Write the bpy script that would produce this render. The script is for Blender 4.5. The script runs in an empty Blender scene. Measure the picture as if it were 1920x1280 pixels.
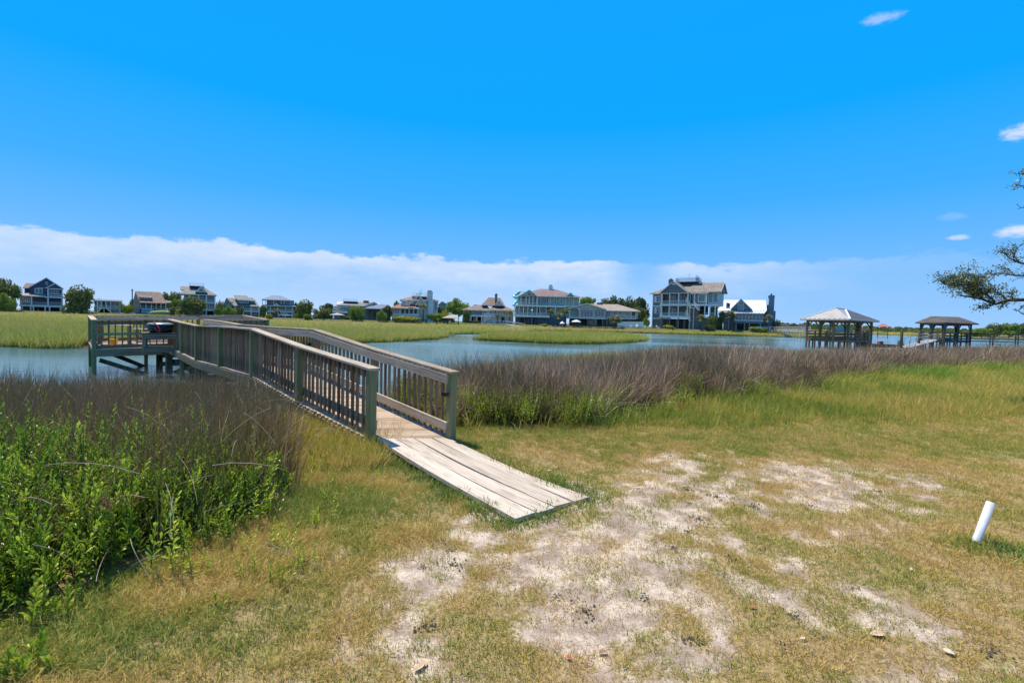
import bpy, math, random
import numpy as np
from mathutils import Vector, Matrix
R = random.Random(7); NR = np.random.default_rng(11)
S = bpy.context.scene; COL = S.collection
rad = math.radians
# ---------------------------------------------------------------- camera, world, sun, exposure
F = 907.0; CAMZ = 1.9; PITCH = 2.335; ROLL = 1.6
cd = bpy.data.cameras.new('camera'); cam = bpy.data.objects.new('camera', cd); COL.objects.link(cam)
cd.sensor_width = 36.0; cd.lens = 36.0*F/1920; cd.clip_start = .05; cd.clip_end = 9000
cam.matrix_world = Matrix.Translation((0,0,CAMZ)) @ Matrix.Rotation(rad(90-PITCH),4,'X') @ Matrix.Rotation(rad(ROLL),4,'Z')
S.camera = cam
SUN_AZ = Vector((-.80,.60,0)).normalized(); SUN_EL = rad(66)
sl = bpy.data.lights.new('sun','SUN'); sun = bpy.data.objects.new('sun', sl); COL.objects.link(sun)
sl.energy = 5.0; sl.angle = rad(.5); sl.color = (1,.89,.72)
sv = Vector((SUN_AZ.x*math.cos(SUN_EL), SUN_AZ.y*math.cos(SUN_EL), math.sin(SUN_EL)))
sun.rotation_euler = sv.to_track_quat('Z','Y').to_euler(); sun.location = (0,0,60)
S.view_settings.view_transform = 'Standard'; S.view_settings.look = 'None'
S.view_settings.exposure = .36; S.view_settings.gamma = 1; S.view_settings.use_curve_mapping = False

class NT:                                    # tiny node helper
    def __init__(s, nt): s.nt = nt; s.n = nt.nodes; s.l = nt.links
    def new(s, t, **k):
        n = s.n.new(t)
        for a,b in k.items(): setattr(n,a,b)
        return n
    def link(s,a,b): s.l.new(a,b)
    def val(s, sock, v):
        if isinstance(v,(int,float,tuple,list)): sock.default_value = v
        else: s.link(v, sock)
    def math(s, op, a, b=0, c=None, clamp=False):
        n = s.new('ShaderNodeMath', operation=op); n.use_clamp = clamp
        s.val(n.inputs[0],a); s.val(n.inputs[1],b)
        if c is not None: s.val(n.inputs[2],c)
        return n.outputs[0]
    def mix(s, f, a, b, mode='MIX'):
        n = s.new('ShaderNodeMix', data_type='RGBA', blend_type=mode)
        s.val(n.inputs[0],f); s.val(n.inputs[6], c4(a)); s.val(n.inputs[7], c4(b)); return n.outputs[2]
    def ramp(s, f, stops, interp='LINEAR'):
        n = s.new('ShaderNodeValToRGB'); cr = n.color_ramp; cr.interpolation = interp
        while len(cr.elements) > 1: cr.elements.remove(cr.elements[0])
        for i,(p,c) in enumerate(stops):
            e = cr.elements[0] if i == 0 else cr.elements.new(p)
            e.position = p; e.color = c4(c) if not isinstance(c,(int,float)) else (c,c,c,1)
        s.val(n.inputs[0], f); return n.outputs[0]
    def noise(s, vec, scale, detail=4, rough=.55, dist=0):
        n = s.new('ShaderNodeTexNoise'); n.inputs['Scale'].default_value = scale
        n.inputs['Detail'].default_value = detail; n.inputs['Roughness'].default_value = rough
        n.inputs['Distortion'].default_value = dist
        if vec is not None: s.link(vec, n.inputs['Vector'])
        return n.outputs[0]
    def mapping(s, vec, scale=(1,1,1), loc=(0,0,0)):
        n = s.new('ShaderNodeMapping'); n.inputs['Scale'].default_value = scale
        n.inputs['Location'].default_value = loc; s.link(vec, n.inputs['Vector']); return n.outputs[0]
    def smooth(s, x, a, b):
        n = s.new('ShaderNodeMapRange', interpolation_type='SMOOTHSTEP'); n.clamp = True
        s.val(n.inputs[0], x); n.inputs[1].default_value = a; n.inputs[2].default_value = b
        return n.outputs[0]
def c4(c): return (c[0],c[1],c[2],1) if isinstance(c,(tuple,list)) and len(c) == 3 else c

w = bpy.data.worlds.new('World'); S.world = w; w.use_nodes = True
T = NT(w.node_tree); T.n.clear()
out = T.new('ShaderNodeOutputWorld'); bg = T.new('ShaderNodeBackground'); T.link(bg.outputs[0], out.inputs[0])
skyt = T.new('ShaderNodeTexSky', sky_type='NISHITA'); skyt.sun_disc = False
skyt.sun_elevation = SUN_EL; skyt.sun_rotation = math.atan2(SUN_AZ.x, SUN_AZ.y)
skyt.altitude = 0; skyt.air_density = 1; skyt.dust_density = .3; skyt.ozone_density = 3
tc = T.new('ShaderNodeTexCoord'); sep = T.new('ShaderNodeSeparateXYZ'); T.link(tc.outputs['Generated'], sep.inputs[0])
el = T.math('MULTIPLY', T.math('ARCSINE', sep.outputs[2]), 57.2958)
az = T.math('MULTIPLY', T.math('ARCTAN2', sep.outputs[0], sep.outputs[1]), 57.2958)
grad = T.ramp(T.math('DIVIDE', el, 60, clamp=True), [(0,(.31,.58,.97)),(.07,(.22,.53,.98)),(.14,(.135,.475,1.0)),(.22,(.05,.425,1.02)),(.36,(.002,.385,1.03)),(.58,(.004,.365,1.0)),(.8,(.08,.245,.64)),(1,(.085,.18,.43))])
nsk = T.mix(1, skyt.outputs[0], (.07,.10,.13), 'MULTIPLY')
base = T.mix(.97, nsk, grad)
cmb = T.new('ShaderNodeCombineXYZ'); T.link(az, cmb.inputs[0]); T.link(el, cmb.inputs[1])
n1 = T.noise(T.mapping(cmb.outputs[0],(.06,.16,1)), 1.0, 8, .58)
n2 = T.noise(T.mapping(cmb.outputs[0],(.30,.75,1),(5,3,0)), 1.0, 8, .62)
# ragged top edge of the long cloud bank, soft foot
topedge = T.math('ADD', T.math('MULTIPLY', T.math('SUBTRACT', n1, .5), 4.5), T.math('MULTIPLY', T.math('SUBTRACT', n2, .5), 3.4))
rel = T.math('SUBTRACT', T.math('SUBTRACT', el, 7.0), topedge)
m_top = T.math('SUBTRACT', 1, T.smooth(rel, -.35, .35))
m_bot = T.smooth(rel, -5.4, .2)
band = T.math('MULTIPLY', m_top, T.math('POWER', m_bot, 1.25))
fade_r = T.math('SUBTRACT', 1, T.math('MULTIPLY', T.smooth(az, 14, 40), .86))
gap = T.math('SUBTRACT', 1, T.math('MULTIPLY', T.math('SUBTRACT', 1, T.smooth(T.math('ABSOLUTE', T.math('ADD', T.math('SUBTRACT', az, 15), T.math('MULTIPLY', T.math('SUBTRACT', n1, .5), 9))), .2, 5)), .85))
fleft = T.math('ADD', .22, T.math('MULTIPLY', T.noise(T.mapping(cmb.outputs[0],(.12,.5,1),(2,9,0)), 1.0, 7, .6), 1.05))
band = T.math('MULTIPLY', T.math('MULTIPLY', band, fade_r), T.math('MULTIPLY', fleft, gap), clamp=True)
haze_low = T.math('MULTIPLY', T.math('SUBTRACT', 1, T.smooth(el, 0, 7)), T.math('SUBTRACT', .58, T.math('MULTIPLY', T.smooth(az, 8, 35), .48)))
def puff(a0, e0, ra, re, amt):
    dx = T.math('DIVIDE', T.math('SUBTRACT', az, a0), ra); dy = T.math('DIVIDE', T.math('SUBTRACT', el, e0), re)
    d = T.math('SQRT', T.math('ADD', T.math('MULTIPLY',dx,dx), T.math('MULTIPLY',dy,dy)))
    d = T.math('ADD', d, T.math('MULTIPLY', T.math('SUBTRACT', n3, .5), 2.4))
    return T.math('MULTIPLY', T.math('SUBTRACT', 1, T.smooth(d, .1, 1.0)), amt)
n3 = T.noise(T.mapping(cmb.outputs[0],(.5,1.1,1),(1,8,0)), 1.0, 7, .65)
puffs = puff(36.0,27.0,1.7,.6,.40)
for a in ((45.6,16.1,1.5,.65,.85),(46.0,8.5,1.9,.6,.9),(42.3,8.3,1.1,.35,.6),(42.1,10.1,1.4,.45,.15)):
    puffs = T.math('MAXIMUM', puffs, puff(*a))
cm = T.math('MAXIMUM', band, puffs)
c1 = T.mix(haze_low, base, (.62,.76,.97))
c2 = T.mix(T.math('MULTIPLY', cm, .92), c1, (.80,.86,.97))
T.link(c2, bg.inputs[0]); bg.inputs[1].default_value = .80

# ---------------------------------------------------------------- picture measurements -> places in the world
CM = cam.matrix_world.copy(); RT = CM.to_3x3()
def ray(px, py): return RT @ Vector(((px-960)/F, -(py-640)/F, -1))
def P(px, py, d):
    r = ray(px,py); return Vector((0,0,CAMZ)) + r*(d/r.y)
def G(px, py, z=0):
    r = ray(px,py); return Vector((0,0,CAMZ)) + r*((z-CAMZ)/r.z)
WZ = -.35

# ---------------------------------------------------------------- materials
MATS = {}
def newmat(name):
    m = bpy.data.materials.new(name); m.use_nodes = True; t = NT(m.node_tree); t.n.clear()
    o = t.new('ShaderNodeOutputMaterial'); b = t.new('ShaderNodeBsdfPrincipled'); t.link(b.outputs[0], o.inputs[0])
    MATS[name] = m; return m, t, b, o
def paint(name, c, rough=.6, var=.18, scale=3, metal=0, bump=0, spec=.4):
    if name in MATS: return MATS[name]
    m,t,b,o = newmat(name); tcx = t.new('ShaderNodeTexCoord')
    n = t.noise(tcx.outputs['Object'], scale, 6, .65)
    lo = tuple(x*(1-var) for x in c); hi = tuple(min(1,x*(1+var)) for x in c)
    t.link(t.mix(t.smooth(n,.3,.7), lo, hi), b.inputs['Base Color'])
    b.inputs['Roughness'].default_value = rough; b.inputs['Metallic'].default_value = metal
    b.inputs['Specular IOR Level'].default_value = spec
    if bump:
        bp = t.new('ShaderNodeBump'); bp.inputs['Strength'].default_value = bump; bp.inputs['Distance'].default_value = .02
        t.link(t.noise(tcx.outputs['Object'], scale*12, 4), bp.inputs['Height']); t.link(bp.outputs[0], b.inputs['Normal'])
    return m
def siding(name, c, pitch=.16):
    if name in MATS: return MATS[name]
    m,t,b,o = newmat(name); tcx = t.new('ShaderNodeTexCoord')
    n = t.noise(tcx.outputs['Object'], 1.2, 6, .6); n2 = t.noise(t.mapping(tcx.outputs['Object'],(.6,.6,9)), 1, 3)
    f = t.math('ADD', t.math('MULTIPLY',n,.6), t.math('MULTIPLY',n2,.4))
    t.link(t.mix(t.smooth(f,.35,.65), tuple(x*.85 for x in c), tuple(min(1,x*1.13) for x in c)), b.inputs['Base Color'])
    b.inputs['Roughness'].default_value = .65
    wv = t.new('ShaderNodeTexWave', wave_type='BANDS', bands_direction='Z', wave_profile='SAW'); wv.inputs['Scale'].default_value = .314/pitch
    t.link(tcx.outputs['Object'], wv.inputs['Vector'])
    bp = t.new('ShaderNodeBump'); bp.inputs['Strength'].default_value = .6; bp.inputs['Distance'].default_value = .02
    t.link(wv.outputs[0], bp.inputs['Height']); t.link(bp.outputs[0], b.inputs['Normal'])
    return m
def roofing(name, c1, c2):
    if name in MATS: return MATS[name]
    m,t,b,o = newmat(name); tcx = t.new('ShaderNodeTexCoord')
    v = t.new('ShaderNodeTexVoronoi'); v.inputs['Scale'].default_value = 1; t.link(t.mapping(tcx.outputs['Object'],(2.2,2.2,5)), v.inputs['Vector'])
    n = t.noise(tcx.outputs['Object'], .7, 5)
    f = t.math('ADD', t.math('MULTIPLY', v.outputs['Color'], .5), t.math('MULTIPLY', n, .6))
    t.link(t.mix(t.smooth(f,.3,.85), c1, c2), b.inputs['Base Color']); b.inputs['Roughness'].default_value = .85
    bp = t.new('ShaderNodeBump'); bp.inputs['Strength'].default_value = .5; bp.inputs['Distance'].default_value = .03
    t.link(v.outputs[0], bp.inputs['Height']); t.link(bp.outputs[0], b.inputs['Normal'])
    return m
def wood(name, dark, light, green=None, gamt=.5, rough=.8, stain=.5, far=False):
    m,t,b,o = newmat(name); tcx = t.new('ShaderNodeTexCoord'); oi = t.new('ShaderNodeObjectInfo')
    off = t.new('ShaderNodeVectorMath', operation='MULTIPLY_ADD')
    cx = t.new('ShaderNodeCombineXYZ')
    for i in range(3): t.link(oi.outputs['Random'], cx.inputs[i])
    t.link(cx.outputs[0], off.inputs[0]); off.inputs[1].default_value = (37,53,71); t.link(tcx.outputs['Object'], off.inputs[2])
    v = off.outputs[0]
    grain = t.noise(t.mapping(v,(1.6,34,34)), 1, 6, .7, .6)
    fine = t.noise(t.mapping(v,(6,150,150)), 1, 4, .6)
    blot = t.noise(t.mapping(v,(.9,4,4)), 1, 5, .6)
    f = t.math('ADD', t.math('ADD', t.math('MULTIPLY', grain,.55), t.math('MULTIPLY', fine,.25)), t.math('MULTIPLY', blot,.35))
    f = t.math('ADD', f, t.math('MULTIPLY', t.math('SUBTRACT', oi.outputs['Random'], .5), .22))
    col = t.mix(t.smooth(f,.36,.78), dark, light)
    st = t.smooth(t.noise(t.mapping(v,(1.5,9,9),(3,1,4)), 1, 5, .7), .5, .75)
    col = t.mix(t.math('MULTIPLY', st, stain), col, tuple(x*.42 for x in dark))
    # cracks and knots
    cr = t.smooth(t.noise(t.mapping(v,(1.1,60,60),(9,2,7)), 1, 3, .5), .64, .70)
    col = t.mix(t.math('MULTIPLY', cr, .65), col, tuple(x*.25 for x in dark))
    if green:
        gn = t.smooth(t.noise(t.mapping(v,(1.2,5,5),(1,7,2)), 1, 4), .30, .62)
        col = t.mix(t.math('MULTIPLY', gn, gamt), col, green)
    t.link(col, b.inputs['Base Color']); b.inputs['Roughness'].default_value = rough
    b.inputs['Specular IOR Level'].default_value = .25
    bp = t.new('ShaderNodeBump'); bp.inputs['Strength'].default_value = .55; bp.inputs['Distance'].default_value = .006
    t.link(t.math('SUBTRACT', grain, cr), bp.inputs['Height']); t.link(bp.outputs[0], b.inputs['Normal'])
    return m
def glass(name, c=(.03,.06,.09), rough=.08):
    if name in MATS: return MATS[name]
    m,t,b,o = newmat(name); tcx = t.new('ShaderNodeTexCoord')
    t.link(t.mix(t.noise(tcx.outputs['Object'],1.3,3), tuple(x*.4 for x in c), tuple(x*1.6 for x in c)), b.inputs['Base Color'])
    b.inputs['Roughness'].default_value = rough; b.inputs['Specular IOR Level'].default_value = .8; return m
def leafmat(name, stops, trans=.35, rough=.55, tone_from='tone', grad=None, spec=.3, noise=None, vamp=.45):
    """colour from the plant's own tone attribute (instancer) or object noise; grad mixes along the blade"""
    m = bpy.data.materials.new(name); m.use_nodes = True; t = NT(m.node_tree); t.n.clear(); MATS[name] = m
    o = t.new('ShaderNodeOutputMaterial'); b = t.new('ShaderNodeBsdfPrincipled'); tr = t.new('ShaderNodeBsdfTranslucent'); mx = t.new('ShaderNodeMixShader')
    if tone_from == 'tone':
        a = t.new('ShaderNodeAttribute', attribute_type='INSTANCER', attribute_name='tone'); f = a.outputs['Fac']
        a2 = t.new('ShaderNodeAttribute', attribute_type='GEOMETRY', attribute_name='vtone')
        f = t.math('ADD', f, t.math('MULTIPLY', t.math('SUBTRACT', a2.outputs['Fac'], .5), vamp), clamp=True)
    else:
        tcx = t.new('ShaderNodeTexCoord'); a2 = t.new('ShaderNodeAttribute', attribute_type='GEOMETRY', attribute_name='vtone')
        f = t.math('ADD', t.math('MULTIPLY', a2.outputs['Fac'], .55), t.math('MULTIPLY', t.noise(tcx.outputs['Object'], noise or .5, 4), .5), clamp=True)
    col = t.ramp(f, stops)
    if grad:
        h = t.new('ShaderNodeAttribute', attribute_type='GEOMETRY', attribute_name='hgt')
        for (lo,hi,c) in grad: col = t.mix(t.smooth(h.outputs['Fac'], lo, hi), col, c)
    t.link(col, b.inputs['Base Color']); t.link(col, tr.inputs[0]); b.inputs['Roughness'].default_value = rough
    b.inputs['Specular IOR Level'].default_value = spec
    mx.inputs[0].default_value = trans; t.link(b.outputs[0], mx.inputs[1]); t.link(tr.outputs[0], mx.inputs[2]); t.link(mx.outputs[0], o.inputs[0])
    return m

# ---------------------------------------------------------------- mesh building
class MB:
    def __init__(s): s.v = []; s.f = []
    def add(s, vs, fs):
        k = len(s.v); s.v += [tuple(v) for v in vs]; s.f += [tuple(i+k for i in f) for f in fs]; return s
    def box(s, x0,x1,y0,y1,z0,z1):
        if x1<x0: x0,x1=x1,x0
        if y1<y0: y0,y1=y1,y0
        if z1<z0: z0,z1=z1,z0
        return s.add([(x0,y0,z0),(x1,y0,z0),(x1,y1,z0),(x0,y1,z0),(x0,y0,z1),(x1,y0,z1),(x1,y1,z1),(x0,y1,z1)],
              [(3,2,1,0),(4,5,6,7),(0,1,5,4),(1,2,6,5),(2,3,7,6),(3,0,4,7)])
    def prism(s, poly, h0, h1, axis='z'):
        n = len(poly)
        def q(p,h): return (p[0],p[1],h) if axis=='z' else ((p[0],h,p[1]) if axis=='y' else (h,p[0],p[1]))
        return s.add([q(p,h0) for p in poly]+[q(p,h1) for p in poly],
              [tuple(range(n))[::-1], tuple(range(n,2*n))]+[(i,(i+1)%n,n+(i+1)%n,n+i) for i in range(n)])
    def slab(s, pts, t):            # thick sheet: polygon pts (3D), thickness t downwards
        n = len(pts); return s.add(list(pts)+[(p[0],p[1],p[2]-t) for p in pts],
              [tuple(range(n)), tuple(range(n,2*n))[::-1]]+[(i,n+i,n+(i+1)%n,(i+1)%n) for i in range(n)])
    def bar(s, a, b, w, h=None, up=(0,0,1)):
        h = h or w; a = Vector(a); b = Vector(b); x = (b-a); L = x.length
        if L < 1e-6: return s
        x /= L; u = Vector(up)
        if abs(x.dot(u)) > .97: u = Vector((0,1,0))
        y = u.cross(x).normalized(); z = x.cross(y)
        vs = []
        for p in (a,b):
            for (i,j) in ((-1,-1),(1,-1),(1,1),(-1,1)): vs.append(p+y*(i*w/2)+z*(j*h/2))
        return s.add(vs,[(3,2,1,0),(4,5,6,7),(0,1,5,4),(1,2,6,5),(2,3,7,6),(3,0,4,7)])
    def tube(s, pts, rads, n=8, cap=True):
        pts = [Vector(p) for p in pts]; k = len(s.v)
        if not isinstance(rads,(list,tuple)): rads = [rads]*len(pts)
        ref = None
        for i,p in enumerate(pts):
            d = (pts[min(i+1,len(pts)-1)]-pts[max(i-1,0)]).normalized()
            if ref is None: ref = Vector((1,0,0)) if abs(d.x)<.8 else Vector((0,1,0))
            u = (ref-d*ref.dot(d)).normalized(); v = d.cross(u); ref = u
            for j in range(n):
                a = 2*math.pi*j/n; s.v.append(tuple(p+(u*math.cos(a)+v*math.sin(a))*rads[i]))
        for i in range(len(pts)-1):
            for j in range(n): s.f.append((k+i*n+j, k+i*n+(j+1)%n, k+(i+1)*n+(j+1)%n, k+(i+1)*n+j))
        if cap: s.f.append(tuple(k+j for j in range(n))[::-1]); s.f.append(tuple(k+(len(pts)-1)*n+j for j in range(n)))
        return s
    def lathe(s, prof, n=24, c=(0,0,0)):
        k = len(s.v)
        for (r,z) in prof:
            for j in range(n):
                a = 2*math.pi*j/n; s.v.append((c[0]+r*math.cos(a), c[1]+r*math.sin(a), c[2]+z))
        for i in range(len(prof)-1):
            for j in range(n): s.f.append((k+i*n+j, k+i*n+(j+1)%n, k+(i+1)*n+(j+1)%n, k+(i+1)*n+j))
        s.f.append(tuple(k+j for j in range(n))[::-1]); s.f.append(tuple(k+(len(prof)-1)*n+j for j in range(n)))
        return s
    def mesh(s, name, m, smooth=False):
        me = bpy.data.meshes.new(name); me.from_pydata(s.v, [], s.f); me.update()
        if m: me.materials.append(m)
        if smooth: me.polygons.foreach_set('use_smooth', [True]*len(me.polygons))
        return me
    def obj(s, name, m, parent=None, smooth=False, **k):
        o = bpy.data.objects.new(name, s.mesh(name, m, smooth)); COL.objects.link(o)
        if parent: o.parent = parent
        for a,b in k.items(): o[a] = b
        return o
def inst(name, me, mw, parent=None):
    o = bpy.data.objects.new(name, me); COL.objects.link(o)
    if parent: o.parent = parent; o.matrix_basis = parent.matrix_basis.inverted() @ mw
    else: o.matrix_basis = mw
    return o
def empty(name, loc, rz, label, cat, group=None):
    o = bpy.data.objects.new(name, None); COL.objects.link(o); o.location = loc; o.rotation_euler = (0,0,rz)
    o.matrix_basis = Matrix.Translation(Vector(loc)) @ Matrix.Rotation(rz,4,'Z')
    o.empty_display_size = .3; return tag(o,label,cat,group)
def tag(o, label, cat, group=None, kind=None):
    o['label'] = label; o['category'] = cat
    if group: o['group'] = group
    if kind: o['kind'] = kind
    return o
def clone(root, loc, rz=None, label=None, scale=None):
    def cp(o, par):
        c = o.copy(); COL.objects.link(c); c.parent = par
        for ch in [x for x in bpy.data.objects if x.parent == o]: cp(ch, c)
        return c
    r = cp(root, None); r.location = loc
    if rz is not None: r.rotation_euler = (0,0,rz)
    if scale: r.scale = scale if isinstance(scale,(tuple,list)) else (scale,)*3
    if label: r['label'] = label
    return r
BEAMS = {}
def beam(name, p0, p1, w, h, m, parent, up=(0,0,1), roll=0):
    """one board or timber between two points, long edges chamfered, grain along its length"""
    p0 = Vector(p0); p1 = Vector(p1); L = (p1-p0).length; key = (round(L,2), w, h, m.name, name)
    if key not in BEAMS:
        c = min(w,h)*.10; a,b = w/2,h/2; L2 = round(L,2) or .01
        sec = [(-a+c,-b),(a-c,-b),(a,-b+c),(a,b-c),(a-c,b),(-a+c,b),(-a,b-c),(-a,-b+c)]
        BEAMS[key] = MB().prism(sec, 0, L2, 'x').mesh(name, m)
    x = (p1-p0).normalized(); u = Vector(up)
    if abs(x.dot(u)) > .97: u = Vector((.7071,.7071,0))
    y = u.cross(x).normalized(); z = x.cross(y)
    mw = Matrix(((x.x,y.x,z.x,p0.x),(x.y,y.y,z.y,p0.y),(x.z,y.z,z.z,p0.z),(0,0,0,1)))
    if roll: mw = mw @ Matrix.Rotation(roll,4,'X')
    return inst(name, BEAMS[key], mw, parent)

# ---------------------------------------------------------------- noise and polygons (numpy)
def vnoise(x, y, seed=0):
    xi = np.floor(x).astype(np.int64); yi = np.floor(y).astype(np.int64); xf = x-xi; yf = y-yi
    def h(a,b):
        n = (a*374761393 + b*668265263 + seed*1442695041) & 0xffffffff
        n = ((n ^ (n >> 13))*1274126177) & 0xffffffff
        return ((n ^ (n >> 16)) & 0xffff)/65535.0
    u = xf*xf*(3-2*xf); v = yf*yf*(3-2*yf)
    return (h(xi,yi)*(1-u)+h(xi+1,yi)*u)*(1-v)+(h(xi,yi+1)*(1-u)+h(xi+1,yi+1)*u)*v
def fbm(x, y, sc, oct=4, seed=0):
    x = np.asarray(x,float)*sc; y = np.asarray(y,float)*sc; s = 0; a = .5; t = 0
    for i in range(oct): s = s+a*vnoise(x*2**i+i*17.3, y*2**i-i*9.1, seed+i); t += a; a *= .5
    return s/t
def sdpoly(x, y, poly):
    x = np.asarray(x,float); y = np.asarray(y,float); d = np.full(x.shape, 1e9); ins = np.zeros(x.shape, bool); n = len(poly)
    for i in range(n):
        (x0,y0),(x1,y1) = poly[i], poly[(i+1)%n]; ex,ey = x1-x0,y1-y0
        t = np.clip(((x-x0)*ex+(y-y0)*ey)/(ex*ex+ey*ey),0,1)
        d = np.minimum(d, np.hypot(x-x0-t*ex, y-y0-t*ey))
        c = ((y0>y)!=(y1>y)) & (x < (x1-x0)*(y-y0)/((y1-y0) if y1!=y0 else 1e-9)+x0); ins ^= c
    return np.where(ins, d, -d)
def sstep(a,b,x):
    t = np.clip((x-a)/(b-a),0,1); return t*t*(3-2*t)
# ---------------------------------------------------------------- terrain
RH = 1.0
L0_ = P(697,691,6.98); R0_ = P(848,697,7.42)
A0 = G(965,972,.03); B0 = G(1105,930,.03); C0 = L0_+Vector((.09,-.02,-RH-.012)); D0 = R0_+Vector((-.03,-.04,-RH-.012))
RAMPP = [(C0.x-.03,C0.y),(A0.x-.02,A0.y-.02),(B0.x+.02,B0.y),(D0.x+.03,D0.y)]
NEAR = [(-60,-12),(60,-12),(160,20),(110,66),(80,58),(40,42),(25,34),(15,31),(8,28.5),(3,25),(0,20),(-2,15),(-4,12.4),(-6,10.6),(-8,9.6),(-12,9.2),(-30,9),(-60,10)]
MARSH = [(-420,33),(-60,30),(-26,27.6),(-20,30.5),(-16,36),(-12.5,45),(-10.8,52),(-10,57),(-9.2,65),(-11,70),(-9,77),(-3.7,84),(0,99),(3.5,124),(20,136),(38,141),(60,139.5),(80,138),(92,141),(100,150),(105,260),(-420,420)]
ISLE = [(-3.4,58),(-1,55.4),(5.3,53),(10,55.5),(15,63),(19.9,76),(17,83),(10,81),(3,75),(-2,66)]
LOTS = [(-420,143.5),(-60,146),(20,146.5),(80,146.5),(90,149),(96,156),(100,300),(-420,420)]
FAR = [(120,470),(260,380),(420,330),(900,260),(1600,240),(1600,1500),(60,1500),(60,560)]
def wob(x,y,a=1.0): return (fbm(x,y,.25,3,5)-.5)*a
def height(x, y):
    x = np.asarray(x,float); y = np.asarray(y,float)
    dist = np.hypot(x,y); wv = wob(x,y,1.6)*np.clip(dist/40,.25,1.6)
    h = np.full(x.shape, -1.4)
    n = sdpoly(x,y,NEAR)+wv
    h = np.maximum(h, np.where(n>0, WZ+.35*sstep(0,3.2,n), WZ+np.maximum(n*.3,-1.05)))
    m = np.maximum(sdpoly(x,y,MARSH), sdpoly(x,y,ISLE))+wv
    h = np.maximum(h, np.where(m>0, WZ+.16*sstep(0,1.5,m), WZ+np.maximum(m*.3,-1.05)))
    l = sdpoly(x,y,LOTS); h = np.maximum(h, np.where(l>0, WZ+.16+1.27*sstep(0,1.2,l), -2))
    f = sdpoly(x,y,FAR)+wv*8; h = np.maximum(h, np.where(f>0, WZ+.5*sstep(0,40,f), -1.4))
    h += np.where(h>WZ, (fbm(x,y,.9,4,9)-.5)*.05+(fbm(x,y,6,3,3)-.5)*.018*np.clip(14-dist,0,14)/10, 0)
    ea = np.hypot(x-(A0.x+B0.x)/2, y-(A0.y+B0.y)/2)
    h -= (.018+.12*sstep(.6,1.6,ea))*sstep(-.06,.06,sdpoly(x,y,RAMPP))
    return h
def lin(a,b,st): return list(np.arange(a,b,st))
xs = lin(-1500,-420,120)+lin(-420,-60,9)+lin(-60,-20,1.6)+lin(-20,-8,.5)+lin(-8,-4,.16)+lin(-4,7,.075)+lin(7,14,.22)+lin(14,40,.7)+lin(40,110,2)+lin(110,420,12)+lin(420,2001,110)
ys = lin(-12,1.5,1.3)+lin(1.5,9,.075)+lin(9,16,.16)+lin(16,35,.5)+lin(35,90,1.3)+lin(90,143,2)+lin(143,150,.6)+lin(150,200,6)+lin(200,460,20)+lin(460,1501,80)
xs = np.array(xs); ys = np.array(ys); XX,YY = np.meshgrid(xs,ys); ZZ = height(XX,YY)
def bareness(x,y):
    """0..1: how bare the sand lies; worn track leading from the ramp"""
    pl = [(.1,1.5),(.35,3.2),(.9,4.6),(2.4,5.6),(4.4,6.4)]; d = np.full(np.shape(x),9.)
    for (x0,y0),(x1,y1) in zip(pl,pl[1:]):
        ex,ey = x1-x0,y1-y0; t = np.clip(((x-x0)*ex+(y-y0)*ey)/(ex*ex+ey*ey),0,1)
        d = np.minimum(d, np.hypot(x-x0-t*ex, (y-y0-t*ey)))
    wgt = .92*(1-sstep(.4,2.4,d)); wgt = np.maximum(wgt, .75*(1-sstep(.5,2.0,np.hypot(x-2.0,(y-3.4)))))
    wgt = np.maximum(wgt, .62*(1-sstep(1.2,4.2,np.hypot(x-3.0,(y-5.0)*1.2)))); wgt = np.maximum(wgt, .5*(1-sstep(.6,2.0,np.hypot(x-1.6,(y-7.6)*1.8))))
    n = fbm(x*1.0,y*1.0,1.3,5,21)*.45+fbm(x,y,4.5,4,33)*.55
    return sstep(-.05,.15, n-(.80-.42*wgt))
def sdpath(x,y,pl):
    d = np.full(np.shape(x),99.)
    for (x0,y0),(x1,y1) in zip(pl,pl[1:]):
        ex,ey = x1-x0,y1-y0; t = np.clip(((x-x0)*ex+(y-y0)*ey)/(ex*ex+ey*ey),0,1)
        d = np.minimum(d, np.hypot(x-x0-t*ex, y-y0-t*ey))
    return d
ny,nx = XX.shape
me = bpy.data.meshes.new('ground'); me.vertices.add(nx*ny)
me.vertices.foreach_set('co', np.stack([XX,YY,ZZ],-1).astype(np.float32).ravel())
ii,jj = np.meshgrid(np.arange(nx-1),np.arange(ny-1)); q = (jj*nx+ii).ravel()
fc = np.stack([q,q+1,q+nx+1,q+nx],-1).astype(np.int32)
me.loops.add(fc.size); me.loops.foreach_set('vertex_index', fc.ravel()); me.polygons.add(len(fc))
me.polygons.foreach_set('loop_start', np.arange(0,fc.size,4,dtype=np.int32)); me.update(calc_edges=True)
me.polygons.foreach_set('use_smooth', np.ones(len(fc),bool))
at = me.attributes.new('bare','FLOAT','POINT'); at.data.foreach_set('value', bareness(XX,YY).astype(np.float32).ravel())
at = me.attributes.new('lawn','FLOAT','POINT'); at.data.foreach_set('value', sstep(0,1.0,sdpoly(XX,YY,LOTS)).astype(np.float32).ravel())
m,t,b,o = newmat('ground')
tcx = t.new('ShaderNodeTexCoord'); V = tcx.outputs['Object']
ba = t.new('ShaderNodeAttribute', attribute_name='bare'); la = t.new('ShaderNodeAttribute', attribute_name='lawn')
nA = t.noise(V, 3.2, 8, .7); nB = t.noise(V, 22, 6, .7); nC = t.noise(V, 90, 3, .6)
sand = t.mix(t.smooth(nA,.40,.62), (.36,.285,.235), (.68,.575,.47)); sand = t.mix(t.smooth(nB,.52,.72), sand, (.30,.245,.21)); sand = t.mix(t.math('MULTIPLY', t.smooth(nC,.45,.7), .5), sand, (.26,.20,.14))
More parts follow.
